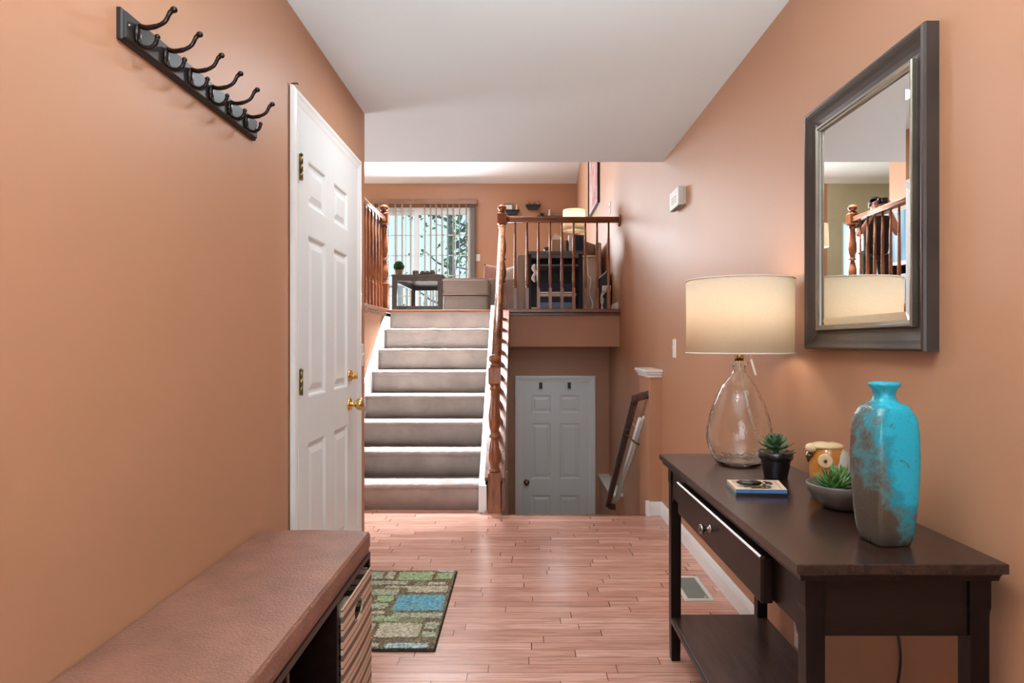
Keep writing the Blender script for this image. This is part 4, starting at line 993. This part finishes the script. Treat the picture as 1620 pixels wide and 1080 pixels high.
M['trayblue'] = plain('blue_tray_edge', (.07, .16, .34), .4, var=.3, scale=30); M['traywood'] = plain('light_wood_tray', (.62, .48, .36), .5, var=.1)
obj('tray_rim', bm, ['traywood', 'trayblue'], tr_)
bm = B(); prism(bm, pin, 'Z', T+.008, T+.010); obj('tray_floor', bm, 'traywood', tr_)
ks = thing('key_bunch', 'bunch of keys with a black fob lying on the small tray', 'keys', (.69, 1.83, T+.011))
bm = B(); blob(bm, (.665, 1.845, T+.021), (.036, .014, .009), 3); bm.transform(Matrix.Translation((.665, 1.845, 0)) @ Matrix.Rotation(-.25, 4, 'Z') @ Matrix.Translation((-.665, -1.845, 0))); obj('key_fob', bm, 'pot', ks)
for k, (x, y, a) in enumerate(((.690, 1.815, .1), (.700, 1.822, -.35), (.668, 1.812, .05), (.715, 1.835, .8))):
    bm = B(); box(bm, -.030, 0, -.0035, .0035, 0, .002); lathe(bm, [(.011, 0), (.011, .002)], (.008, 0), 16)
    for q in range(4): box(bm, -.026+q*.006, -.023+q*.006, .0035, .0055, 0, .002)
    bm.transform(Matrix.Translation((x, y, T+.0115+k*.0025)) @ Matrix.Rotation(a, 4, 'Z')); obj('key', bm, 'nickel' if k % 2 else 'oldbrass', ks)
bm = B(); tube(bm, [(.712+.013*math.cos(a), 1.828+.013*math.sin(a), T+.023+.002*math.sin(a)) for a in [2*PI*k/20 for k in range(21)]], .0014, 6, cap=False); obj('key_ring', bm, 'nickel', ks)

# ------------------------------------------------------------------ mirror
mi_ = thing('wall_mirror', 'large rectangular mirror in a wide dark bronze frame on the right wall', 'mirror', (XR, 1.785, 1.17))
mY0, mY1, mZ0, mZ1 = 1.475, 2.098, 1.172, 1.945
mm = lambda u, v, h: (XR-h, u, v)
bm = B(); rg = sweep_rect(bm, mY0, mY1, mZ0, mZ1, [(0, 0), (0, .030), (.002, .036), (.006, .039), (.010, .038), (.018, .033), (.028, .025), (.040, .018), (.052, .014), (.060, .013)], mm); bm.faces.new(rg[0])
obj('outer_frame', bm, 'frame', mi_)
bm = B(); rg = sweep_rect(bm, mY0+.060, mY1-.060, mZ0+.060, mZ1-.060, [(0, .012), (0, .026), (.003, .029), (.008, .028), (.011, .024), (.016, .022), (.018, .016)], mm); obj('inner_bead', bm, 'frame_in', mi_)
a0, a1, c0, c1 = mY0+.077, mY1-.077, mZ0+.077, mZ1-.077
bm = B(); rg = sweep_rect(bm, a0, a1, c0, c1, [(0, .0150), (.022, .0180)], mm); bm.faces.new(rg[-1]); obj('mirror_glass', bm, 'mirror', mi_)

# ------------------------------------------------------------------ upper room things
UP = ZT-.03
def S(px, Y): return (px-824.8)/1000*Y
# coffee table
t = thing('coffee_table', 'open grey-brown wooden coffee table on the upper floor in front of the patio door', 'coffee table', (-1.17, 7.8, UP))
x0, x1, y0, y1, zt = S(620, 7.14), S(700, 7.14), 7.14, 8.45, 1.970
bx('table_top', (x0-.005, x1+.005, y0-.005, y1+.005, zt-.022, zt), 'greywood', t, .003)
for x in (x0, x1-.055):
    for y in (y0, y1-.055): bx('leg', (x, x+.055, y, y+.055, UP, zt-.022), 'greywood', t, .003)
bm = B(); box(bm, x0+.055, x1-.055, y0+.008, y0+.03, zt-.075, zt-.022); box(bm, x0+.055, x1-.055, y1-.03, y1-.008, zt-.075, zt-.022); box(bm, x0+.008, x0+.03, y0+.055, y1-.055, zt-.075, zt-.022); box(bm, x1-.03, x1-.008, y0+.055, y1-.055, zt-.075, zt-.022); obj('apron', bm, 'greywood', t)
bm = B(); box(bm, x0+.055, x1-.055, y0+.008, y0+.045, UP+.07, UP+.12); box(bm, x0+.055, x1-.055, y1-.045, y1-.008, UP+.07, UP+.12); obj('stretcher', bm, 'greywood', t)
# topiary
tx, ty = S(631, 7.35), 7.35
t = thing('potted_topiary', 'round green topiary ball in a small clay pot on the coffee table', 'potted plant', (tx, ty, zt))
bm = B(); lathe(bm, [(.028, zt), (.042, zt+.065), (.044, zt+.075), (.040, zt+.076), (.03, zt+.06)], (tx, ty), 20); obj('pot', bm, 'tanbox', t)
bm = B(); rnd = random.Random(5)
for k in range(420):
    d = Vector((rnd.gauss(0, 1), rnd.gauss(0, 1), rnd.gauss(0, 1))).normalized(); c = Vector((tx, ty, zt+.115))+d*rnd.uniform(.045, .062); s_ = d.orthogonal().normalized()*.011; q = s_.cross(d).normalized()*.008
    bm.faces.new([bm.verts.new(v) for v in (c-s_, c+q+d*.006, c+s_, c-q+d*.006)])
blob(bm, (tx, ty, zt+.115), (.05, .05, .05), 2, 0, .05)
obj('leaf_ball', bm, 'topi', t)
# tray with decorative balls
ty = 7.40; tcx = S(677, ty)
tag(obj('serving_tray', (lambda b2: (lathe(b2, [(.10, zt), (.17, zt+.010), (.175, zt+.020), (.165, zt+.018), (.09, zt+.006)], (tcx, ty), 32), b2)[1])(B()), 'greywood'), 'round dark tray on the coffee table holding decorative balls', 'tray')
for k, (px, dy, r) in enumerate(((668.5, 0, .030), (676, .05, .033), (684, -.01, .034))):
    bm = B(); blob(bm, (S(px, ty+dy), ty+dy, zt+.014+r), (r, r, r), 2, 0, .05)
    tag(obj('decorative_ball', bm, 'bark'), 'dark woven ball '+('at the left of', 'in the middle of', 'at the right of')[k]+' the three on the coffee table tray', 'ornament', 'decorative balls on the tray')
bm = B(); lathe(bm, [(.030, zt), (.034, zt+.004), (.036, zt+.045), (.030, zt+.055), (.004, zt+.057)], (S(657.5, 7.25), 7.25), 20)
tag(obj('candle_jar', bm, 'bark'), 'small squat candle jar left of the ball tray on the coffee table', 'candle')
# ottoman
oy0, oy1 = 7.06, 7.66; ox0, ox1 = S(700.5, oy0), S(773, oy0)
t = thing('ottoman', 'beige upholstered ottoman with two stacked cushions beside the coffee table', 'ottoman', ((ox0+ox1)/2, 7.36, UP))
bx('top_cushion', (ox0-.004, ox1+.004, oy0-.004, oy1, UP+.235, UP+.430), 'ottoman', t, .035, seg=4, smooth=True)
bx('base_cushion', (ox0+.008, ox1-.008, oy0+.006, oy1, UP+.055, UP+.233), 'ottoman', t, .025, seg=4, smooth=True)
bm = B(); 
for x in (ox0+.04, ox1-.08):
    for y in (oy0+.04, oy1-.08): box(bm, x, x+.04, y, y+.04, UP, UP+.056)
for i_ in range(4): pass
fs = [(ox0+.04, oy0+.04), (ox1-.08, oy0+.04), (ox0+.04, oy1-.08), (ox1-.08, oy1-.08)]; bm.free()
for x, y in fs: bx('foot', (x, x+.04, y, y+.04, UP, UP+.056), 'espresso_z', t)
for z in (UP+.405, UP+.245, UP+.222):
    bm = B(); i_ = .0 if z > UP+.23 else -.012
    pts = [(ox0-i_-.002, oy0-i_-.002), (ox1+i_+.002, oy0-i_-.002), (ox1+i_+.002, oy1), (ox0-i_-.002, oy1), (ox0-i_-.002, oy0-i_-.002)]
    tube(bm, [(a, c, z) for a, c in pts], .006, 6); obj('piping', bm, 'piping' if z > UP+.4 else 'sofa', t)
# sofa (faces left), seen at its near end
t = thing('sofa', 'taupe sofa seen from its arm end behind the stair newel and balcony railing', 'sofa', (-.2, 8.0, UP))
sy0, sy1 = 7.70, 9.50
bx('seat_base', (S(775, sy0), S(817, sy0)-.005, sy0+.14, sy1-.14, UP+.06, UP+.43), 'sofa', t, .03, seg=3)
bx('near_arm', (S(772, sy0), S(816.5, sy0), sy0, sy0+.15, UP+.04, UP+.491), 'sofa', t, .03, seg=4)
bx('far_arm', (S(772, sy0), S(816.5, sy0), sy1-.15, sy1, UP+.04, UP+.491), 'sofa', t, .03, seg=4)
bx('backrest', (S(817, sy0), S(832, sy0), sy0+.01, sy1-.01, UP+.06, UP+.782), 'sofa', t, .035, seg=4)
bm = B(); pts = [(S(818, sy0)+.004, sy0+.008, UP+.10), (S(818, sy0)+.004, sy0+.008, UP+.745), (S(820, sy0), sy0+.008, UP+.775), (S(829, sy0), sy0+.008, UP+.775), (S(831, sy0)-.004, sy0+.008, UP+.745), (S(831, sy0)-.004, sy0+.008, UP+.10)]
tube(bm, pts, .006, 6); obj('piping', bm, 'piping', t)
for x, y in ((S(774, sy0), sy0+.05), (S(826, sy0), sy0+.05), (S(774, sy0), sy1-.09), (S(826, sy0), sy1-.09)): bx('foot', (x, x+.04, y, y+.04, UP, UP+.06), 'espresso_z', t)
def pillow(name, c, sz, mat, rot, label):
    bm = B(); n_ = 10
    for s_ in (-1, 1):
        G = [[bm.verts.new((sz[0]*(i/n_-.5)*(1-.06*math.sin(PI*j/n_)), s_*sz[1]*.5*(math.sin(PI*i/n_)*math.sin(PI*j/n_))**.45, sz[2]*(j/n_-.5)*(1-.06*math.sin(PI*i/n_)))) for j in range(n_+1)] for i in range(n_+1)]
        for i in range(n_):
            for j in range(n_): bm.faces.new((G[i][j], G[i+1][j], G[i+1][j+1], G[i][j+1])).smooth = True
    bmesh.ops.remove_doubles(bm, verts=bm.verts, dist=1e-5)
    bm.transform(Matrix.Translation(c) @ Matrix.Rotation(rot[2], 4, 'Z') @ Matrix.Rotation(rot[0], 4, 'X') @ Matrix.Rotation(rot[1], 4, 'Y'))
    return tag(obj(name, bm, mat), label, 'pillow')
pillow('throw_pillow', (S(781, 8.12), 8.12, UP+.570), (.28, .14, .26), 'pillow_p', (0.1, .1, .2), 'pink throw pillow on the sofa seen left of the upper newel post')
pillow('throw_pillow', (S(807, 7.98), 7.98, UP+.55), (.24, .16, .22), 'pillow_w', (0.2, -.2, -.3), 'cream throw pillow on the sofa seen right of the upper newel post')
# end table with shelf and boxes
ey0, ey1 = 6.60, 7.08; ex0, ex1 = S(834, ey0), S(922, ey0); ez = 2.156
t = thing('end_table', 'dark end table with an open lower shelf behind the balcony railing', 'end table', ((ex0+ex1)/2, 6.84, UP))
bx('table_top', (ex0, ex1, ey0, ey1, ez-.03, ez), 'greywood', t, .003)
for x in (ex0, ex1-.045):
    for y in (ey0, ey1-.045): bx('leg', (x, x+.045, y, y+.045, UP, ez-.03), 'espresso_z', t, .002)
bx('apron', (ex0+.045, ex1-.045, ey0+.005, ey0+.02, ez-.072, ez-.03), 'greywood', t)
bx('back_panel', (ex0+.02, ex1-.02, ey1-.015, ey1-.005, UP+.1, ez-.03), 'espresso', t)
for z in (UP+.045, ez-.155): bx('shelf', (ex0+.01, ex1-.01, ey0+.01, ey1-.02, z, z+.018), 'greywood', t)
z = UP+.063
stack = [('storage_box', 'steel', .065, 'steel-blue flat box at the bottom of the end table shelf', 'box'), ('storage_box', 'navy', .058, 'navy box above the steel-blue box in the end table', 'box'),
         ('magazine', 'tan_mag', .013, 'lowest tan magazine in the end table stack', 'magazine'), ('magazine', 'white', .013, 'pale magazine in the lower middle of the end table stack', 'magazine'), ('magazine', 'tan_mag', .013, 'tan magazine in the upper middle of the end table stack', 'magazine'), ('magazine', 'white', .014, 'topmost pale magazine, just under the navy laptop bag', 'magazine'),
         ('laptop_bag', 'navy', .085, 'dark navy padded bag on top of the stack in the end table', 'bag')]
rnd = random.Random(3)
for nm, mt_, h, lb, ct_ in stack:
    dx = rnd.uniform(-.012, .012); o = bx(nm, (S(854, ey0)+dx, S(912, ey0)+dx, ey0+.03, ey0+.34, z, z+h-.001), mt_, None, .004); tag(o, lb, ct_, 'stack of boxes and magazines in the end table')
    z += h
bm = B(); rnd = random.Random(6)
tube(bm, spline([(S(846, ey0), ey0-.005, 2.02), (S(844, ey0), ey0-.01, 1.97), (S(847, ey0), ey0-.012, 1.93), (S(843.5, ey0), ey0-.01, 1.88), (S(846, ey0), ey0-.006, 1.83)], 6), [.008, .012, .016, .02, .022, .024, .022]+[.018]*12+[.022, .020, .018, .014, .010, .006], 8)
tag(obj('ribbon_cloth', bm, 'white', smooth=True), 'crumpled white cloth tied to the front left of the end table', 'cloth')
# on the end table
bm = B(); c = (S(881, 6.80), 6.80); h = .235
t = thing('tissue_box', 'tan tissue box with a white tissue on the end table', 'tissue box', (c[0], c[1], ez))
bx('box', (S(873, 6.76), S(894, 6.76), 6.76, 6.89, ez, ez+.15), 'tanbox', t, .004)
bm = B(); G = [(-.05, 0), (-.035, .05), (-.01, .075), (.0, .045), (.02, .06), (.045, .03), (.05, 0)]
prism(bm, [(c[0]+a, ez+.15+v) for a, v in G], 'Y', 6.815, 6.835); obj('tissue', bm, 'white', t)
bm = B(); lathe(bm, [(.035, ez), (.040, ez+.01), (.040, ez+.06), (.033, ez+.062), (.03, ez+.02)], (S(866.5, 6.75), 6.75), 20); tag(obj('drinking_glass', bm, 'glass'), 'short clear glass at the left of the tissue box', 'glass')
bx_ = lambda px0, px1, y0, y1, z0, z1, m, nm, lb, ct_: tag(bx(nm, (S(px0, y0), S(px1, y0), y0, y1, z0, z1), m, None, .002), lb, ct_)
bx_(896, 899, 6.70, 6.82, ez, ez+.13, 'black', 'book', 'thin black book standing beside the tissue box', 'book')
bx_(900, 904.5, 6.70, 6.82, ez, ez+.19, 'white', 'book', 'taller white book standing left of the photo frame', 'book')
t = thing('photo_frame', 'dark patterned photo frame leaning on the end table under the lamp', 'photo frame', (S(916, 6.68), 6.68, ez))
bm = B(); rg = sweep_rect(bm, -.055, .055, 0, .185, [(0, 0), (0, .014), (.014, .012), (.016, .006)], lambda u, v, h: (u, -h, v)); bm.faces.new(rg[0]); bm.transform(Matrix.Rotation(-.12, 4, 'X') @ Matrix.Rotation(.25, 4, 'Z')); obj('frame', bm, 'greywood', t, local=True)
bm = B(); rg = sweep_rect(bm, -.040, .040, .016, .17, [(0, .006)], lambda u, v, h: (u, -h, v)); bm.faces.new(rg[0]); bm.transform(Matrix.Rotation(-.12, 4, 'X') @ Matrix.Rotation(.25, 4, 'Z')); obj('picture', bm, 'navy', t, local=True)
# lamp with white shade
lx2, ly2 = S(908, 6.95), 6.95
t = thing('table_lamp', 'lamp with a white drum shade on the end table behind the railing', 'lamp', (lx2, ly2, ez))
bm = B(); lathe(bm, [(.05, ez), (.05, ez+.01), (.012, ez+.02), (.010, ez+.27)], (lx2, ly2), 20); obj('lamp_base', bm, 'brass', t)
bm = B(); lathe(bm, [(.128, 2.425), (.120, 2.655)], (lx2, ly2), 40, cap=False); o = obj('lamp_shade', bm, 'shade', t); md = o.modifiers.new('s', 'SOLIDIFY'); md.thickness = .002
bm = B(); blob(bm, (lx2, ly2, 2.52), (.025, .025, .035), 2); obj('bulb', bm, 'bulb', t)
pl = bpy.data.lights.new('end_lamp_light', 'POINT'); pl.energy = 6; pl.color = (1, .95, .88); pl.shadow_soft_size = .03
o = bpy.data.objects.new('end_lamp_light', pl); C.objects.link(o); o.location = (lx2, ly2, 2.60)
# armchair by the right wall, bag and cords
t = thing('armchair', 'taupe armchair between the end table and right wall', 'armchair', (.80, 7.6, UP))
ay = 7.25
bx('near_arm', (S(918, ay), S(946, ay), ay, ay+.18, UP+.05, UP+.70), 'sofa', t, .03, seg=4)
bx('seat_cushion', (S(900, ay), S(944, ay), ay+.18, ay+.80, UP+.06, UP+.45), 'sofa', t, .04, seg=4)
bx('far_arm', (S(918, ay), S(946, ay), ay+.80, ay+.98, UP+.05, UP+.70), 'sofa', t, .03, seg=4)
bx('backrest', (S(944, ay), S(952, ay), ay+.02, ay+.96, UP+.06, UP+.86), 'sofa', t, .02, seg=3)
bm = B(); tube(bm, [(S(919, ay), ay-.003, UP+.695), (S(945, ay), ay-.003, UP+.695)], .009, 6); obj('piping', bm, 'piping', t)
pillow('throw_pillow', (S(931, 7.42), 7.42, UP+.795), (.22, .12, .18), 'pillow_b', (0, .3, .2), 'dark brown throw pillow on the armchair arm by the right wall')
bm = B(); prism(bm, [(S(944, 6.9), UP), (S(966, 6.9), UP), (S(966, 6.9), UP+.36), (S(962, 6.9), UP+.50), (S(945, 6.9), UP+.40)], 'Y', 6.80, 7.05)
tag(obj('tote_bag', bm, 'black', None, .02), 'black bag standing on the upper floor against the right wall', 'bag')
bm = B(); tube(bm, spline([(S(928, 6.6), 6.6, UP+.62), (S(930, 6.6), 6.58, UP+.42), (S(934, 6.6), 6.56, UP+.36), (S(932, 6.6), 6.56, UP+.22), (S(937, 6.6), 6.56, UP+.10), (S(931, 6.6), 6.55, UP+.012)], 8), .005, 6)
tag(obj('lamp_cord', bm, 'white'), 'thin white cord hanging at the right of the end table', 'cord')
t = thing('power_strip', 'white power strip with looping cords beside the black bag', 'power strip', (S(958, 6.5), 6.5, UP))
bm = B(); box(bm, S(953, 6.6), S(966, 6.6), 6.58, 6.64, UP+.245, UP+.30); obj('strip', bm, 'plastic', t, .004)
for k in range(3):
    bm = B(); tube(bm, spline([(S(962, 6.6), 6.58, UP+.26), (S(952, 6.6), 6.54, UP+.23-.02*k), (S(949+k*2, 6.6), 6.52, UP+.14), (S(952-k, 6.6), 6.52, UP+.06), (S(951+k, 6.6), 6.52, UP+.01)], 8), .0045, 6); obj('cord', bm, 'plastic', t)
# wall shelves with ornaments
def wshelf(px0, px1, zt_, label, th=.05, taper=.045):
    x0, x1 = S(px0, YB-.06), S(px1, YB-.06); bm = B()
    box(bm, x0, x1, YB-.12, YB, zt_-.012, zt_)
    if taper: prism(bm, [(x0+.008, zt_-.012), (x1-.008, zt_-.012), (x1-taper, zt_-th), (x0+taper, zt_-th)], 'Y', YB-.10, YB)
    tag(obj('wall_shelf', bm, 'black'), label, 'shelf', 'floating shelves on the far wall'); return (x0+x1)/2
zz = lambda py, Y=YB-.06: H+(543-py)/1000*Y
z1_ = zz(332.5); wshelf(799, 822, z1_, 'small black wall shelf holding a photo frame, nearest the newel post', .075)
z2_ = zz(324.5); wshelf(831.5, 855, z2_, 'small black wall shelf holding three clay pots', .075)
z3_ = zz(342); wshelf(849, 899, z3_, 'long thin black wall shelf holding small figurines', .02, 0)
t = thing('photo_frame', 'small dark photo frame with white picture on the wall shelf', 'photo frame', (S(804, YB-.06), YB-.06, z1_))
bm = B(); rg = sweep_rect(bm, S(797, YB-.06), S(811.5, YB-.06), z1_, z1_+.115, [(0, 0), (0, .015), (.018, .012), (.018, .006)], lambda u, v, h: (u, YB-.05-h, v)); bm.faces.new(rg[0]); obj('frame', bm, 'greywood', t)
bm = B(); rg = sweep_rect(bm, S(797, YB-.06)+.018, S(811.5, YB-.06)-.018, z1_+.018, z1_+.097, [(0, .007)], lambda u, v, h: (u, YB-.05-h, v)); bm.faces.new(rg[0]); obj('picture', bm, 'white', t)
def figurine(x, y, z, h, label, mat='cream'):
    bm = B(); lathe(bm, [(.022, z), (.024, z+h*.1), (.016, z+h*.5), (.020, z+h*.62), (.009, z+h*.72), (.015, z+h*.85), (.012, z+h*.95), (.002, z+h)], (x, y), 14)
    tag(obj('figurine', bm, mat), label, 'figurine')
figurine(S(817.5, YB-.06), YB-.06, z1_, .10, 'pale figurine beside the photo frame on the wall shelf')
for k, px in enumerate((834.8, 843, 851.2)):
    x = S(px, YB-.06); y = YB-.06
    t = thing('clay_pot', ('left', 'middle', 'right')[k]+' clay pot of the three on the small wall shelf', 'pot', (x, y, z2_), 0, 'clay pots on the wall shelf')
    bm = B(); lathe(bm, [(.022, z2_), (.030, z2_+.045), (.033, z2_+.047), (.033, z2_+.058), (.02, z2_+.058)], (x, y), 18); obj('pot', bm, 'terra', t)
    bm = B(); blob(bm, (x, y, z2_+.060), (.022, .022, .012), 2, 0, .1); obj('plant_top', bm, 'black', t)
def elephant(x, y, z):
    bm = B(); blob(bm, (x, y, z+.038), (.030, .018, .022), 2); blob(bm, (x-.030, y, z+.048), (.016, .014, .016), 2); tube(bm, [(x-.042, y, z+.045), (x-.052, y, z+.025), (x-.048, y, z+.008)], [.006, .005, .003], 6)
    for a in (-.016, .016):
        for c in (-.009, .009): tube(bm, [(x+a, y+c, z+.001), (x+a, y+c, z+.028)], .006, 6)
    tube(bm, [(x+.030, y, z+.045), (x+.048, y, z+.065)], [.006, .003], 6)
    tag(obj('animal_figurine', bm, 'black'), 'small black animal figurine on the long wall shelf', 'figurine')
elephant(S(858, YB-.06), YB-.06, z3_)
figurine(S(869, YB-.06), YB-.06, z3_, .12, 'white bottle-shaped figurine on the long wall shelf', 'white')
for k, px in enumerate((878, 882.5, 887)):
    bm = B(); lathe(bm, [(.010, z3_), (.018, z3_+.01), (.020, z3_+.035), (.014, z3_+.05)], (S(px, YB-.06), YB-.06), 12)
    tag(obj('glass_votive', bm, 'glass'), ('left', 'middle', 'right')[k]+' of the three clear votive glasses on the long wall shelf', 'glass', 'votive glasses on the long wall shelf')
# picture on the right wall above the railing
t = thing('framed_picture', 'large black-framed rose and white abstract picture high on the right wall', 'picture', (XR, 8.4, 2.95))
bm = B(); rg = sweep_rect(bm, 7.86, 8.98, 2.945, 4.25, [(0, 0), (0, .030), (.030, .030), (.030, .012)], mr); bm.faces.new(rg[0]); obj('frame', bm, 'black', t)
bm = B(); rg = sweep_rect(bm, 7.89, 8.95, 2.975, 4.22, [(0, .012), (.045, .012)], mr); obj('mat_board', bm, 'white', t)
bm = B(); rg = sweep_rect(bm, 7.935, 8.905, 3.02, 4.175, [(0, .012)], mr); bm.faces.new(rg[0]); obj('print', bm, 'print', t)

# ------------------------------------------------------------------ left part of the upper room (seen in the mirror)
t = thing('television', 'large flat television with a pale blue reflection painted on its screen, seen in the mirror', 'television', (-3.25, 9.0, 2.20))
bx('bezel', (-3.29, -3.24, 8.20, 9.50, 2.25, 3.02), 'black', t, .004); bx('screen', (-3.241, -3.238, 8.225, 9.475, 2.31, 2.995), 'screen', t); bx('stand', (-3.36, -3.16, 8.65, 9.05, 2.10, 2.26), 'black', t, .01)
t = thing('media_console', 'low dark media console under the television, seen in the mirror', 'media console', (-3.25, 9.0, UP))
bx('cabinet', (-3.49, -3.05, 8.0, 9.7, UP+.08, 2.10), 'espresso', t, .004)
for k in range(3): d_ = bx('door', (-3.05, -3.035, 8.03+k*.56, 8.03+k*.56+.53, UP+.10, 2.08), 'espresso_z', t, .002); bx('door_handle', (-3.036, -3.02, 8.28+k*.56, 8.29+k*.56, 1.80, 1.90), 'nickel', d_)
for x in (-3.46, -3.10):
    for y in (8.03, 9.63): bx('foot', (x, x+.04, y, y+.04, UP, UP+.08), 'espresso_z', t)
fx2, fy2 = -2.95, 10.45
t = thing('floor_lamp', 'floor lamp with a white drum shade near the window, seen in the mirror', 'lamp', (fx2, fy2, UP))
bm = B(); lathe(bm, [(.14, UP), (.14, UP+.02), (.015, UP+.03), (.012, UP+1.32)], (fx2, fy2), 24); obj('pole', bm, 'black', t)
bm = B(); lathe(bm, [(.20, UP+1.28), (.19, UP+1.66)], (fx2, fy2), 36, cap=False); o = obj('lamp_shade', bm, 'shade', t); md = o.modifiers.new('s', 'SOLIDIFY'); md.thickness = .002
bm = B(); blob(bm, (fx2, fy2, UP+1.42), (.03, .03, .04), 2); obj('bulb', bm, 'bulb', t)
pl = bpy.data.lights.new('floor_lamp_light', 'POINT'); pl.energy = 10; pl.color = (1, .93, .85); pl.shadow_soft_size = .03
o = bpy.data.objects.new('floor_lamp_light', pl); C.objects.link(o); o.location = (fx2, fy2, UP+1.50)

# ------------------------------------------------------------------ person (reflected in the mirror), standing and holding a camera
def skin_obj(name, chain, edges, mat, parent, sub=2, root=0):
    me = bpy.data.meshes.new(name); me.from_pydata([c[0] for c in chain], edges, []); o = bpy.data.objects.new(name, me); C.objects.link(o); o.parent = parent
    me.materials.append(M[mat])
    sk = o.modifiers.new('skin', 'SKIN'); sk.use_smooth_shade = True
    if not me.skin_vertices: me.skin_vertices.new()
    for i, c in enumerate(chain):
        r = c[1]; me.skin_vertices[0].data[i].radius = r if isinstance(r, tuple) else (r, r)
        me.skin_vertices[0].data[i].use_root = (i == root)
    sb_ = o.modifiers.new('sub', 'SUBSURF'); sb_.levels = sub; sb_.render_levels = sub
    return o
pn = thing('person', 'person in a black shirt holding up a camera, seen in the mirror', 'person')
V = []; E = []
def add(p, r, frm=None):
    V.append((p, r)); i = len(V)-1
    if frm is not None: E.append((frm, i))
    return i
# facing local -Y; height 1.62
pel = add((0, 0, .90), (.135, .105)); wst = add((0, 0, 1.03), (.115, .085), pel); cst = add((0, .005, 1.20), (.130, .095), wst); shc = add((0, .01, 1.32), (.095, .075), cst); nk = add((0, 0, 1.385), .048, shc); jw = add((0, -.012, 1.435), (.060, .066), nk); hd = add((0, -.005, 1.50), (.076, .092), jw); cr2 = add((0, .0, 1.565), (.060, .072), hd)
for s in (-1, 1):
    hip = add((s*.085, 0, .84), .085, pel); kn = add((s*.095, -.01, .47), .055, hip); cf_ = add((s*.097, .012, .33), .052, kn); an = add((s*.098, .01, .08), .035, cf_); ft = add((s*.105, -.09, .035), (.038, .028), an); to = add((s*.110, -.16, .028), (.034, .020), ft)
    sh = add((s*.165, .0, 1.31), .050, shc); el_ = add((s*.235, -.09, 1.10), .038, sh); fa = add((s*.17, -.20, 1.22), .036, el_); wr = add((s*.085, -.27, 1.385), .025, fa); pm = add((s*.070, -.275, 1.440), (.036, .016), wr)
    for q, (dx, ln_) in enumerate(((-.026, .066), (-.009, .076), (.009, .072), (.026, .058))):
        k1 = add((s*.070+dx, -.278, 1.472), .0095, pm); k2 = add((s*(.070-.016)+dx, -.292, 1.472+ln_*.45), .0088, k1); add((s*(.070-.038)+dx, -.300, 1.472+ln_*.62), .0078, k2)
    t1 = add((s*.040, -.268, 1.425), .011, pm); add((s*.020, -.285, 1.440), .009, t1)
body = skin_obj('body', V, E, 'skin', pn)
# garments
def garment(name, pts, mat, sub=2):
    V2 = []; E2 = []
    for p, r, f in pts:
        V2.append((p, r))
        if f is not None: E2.append((f, len(V2)-1))
    return skin_obj(name, V2, E2, mat, pn, sub)
garment('shirt', [((0, 0, .80), (.175, .145), None), ((0, 0, 1.00), (.165, .135), 0), ((0, .005, 1.20), (.165, .13), 1), ((0, .01, 1.325), (.12, .095), 2), ((0, .005, 1.375), (.060, .058), 3),
                  ((-.165, 0, 1.312), .062, 3), ((-.215, -.055, 1.18), .052, 5), ((.165, 0, 1.312), .062, 3), ((.215, -.055, 1.18), .052, 7)], 'shirt')
garment('trousers', [((0, 0, .96), (.165, .135), None), ((-.088, 0, .82), .097, 0), ((-.095, -.01, .47), .068, 1), ((-.098, .008, .10), .055, 2), ((.088, 0, .82), .097, 0), ((.095, -.01, .47), .068, 4), ((.098, .008, .10), .055, 5)], 'trousers')
for s in (-1, 1): garment('shoe', [((s*.098, .03, .045), (.045, .042), None), ((s*.104, -.08, .038), (.046, .034), 0), ((s*.110, -.18, .030), (.040, .026), 1)], 'shoe')
bm = B(); blob(bm, (0, .020, 1.545), (.088, .095, .082), 3); bmesh.ops.delete(bm, geom=[v for v in bm.verts if v.co.y < -.045 and v.co.z < 1.575], context='VERTS'); obj('hair', bm, 'hair', pn, local=True)
bm = B(); blob(bm, (0, -.108, 1.492), (.012, .018, .020), 2); obj('nose', bm, 'skin', pn, local=True)
bm = B(); blob(bm, (0, -.094, 1.452), (.022, .008, .006), 2); obj('mouth', bm, 'pillow_p', pn, local=True)
for s in (-1, 1):
    bm = B(); blob(bm, (s*.030, -.092, 1.515), (.012, .008, .007), 2); obj('eye', bm, 'white', pn, local=True)
    bm = B(); blob(bm, (s*.080, .0, 1.50), (.010, .018, .028), 2); obj('ear', bm, 'skin', pn, local=True)
PX, PY, PR = -2.74, 8.30, math.radians(15)
pn.location = (PX, PY, UP); pn.rotation_euler = (0, 0, PR)
cmr = thing('camera', 'black camera held at face height by the person in the mirror', 'camera')
bm = B(); box(bm, -.055, .055, -.325, -.285, 1.465, 1.540); obj('camera_body', bm, 'black', cmr, .006, local=True)
bm = B(); lathe(bm, [(.030, 0), (.030, .05), (.026, .06)], seg=20); bm.transform(Matrix.Translation((0, -.325, 1.50)) @ Matrix.Rotation(PI/2, 4, 'X')); obj('lens', bm, 'pot', cmr, local=True)
cmr.location = pn.location; cmr.rotation_euler = pn.rotation_euler
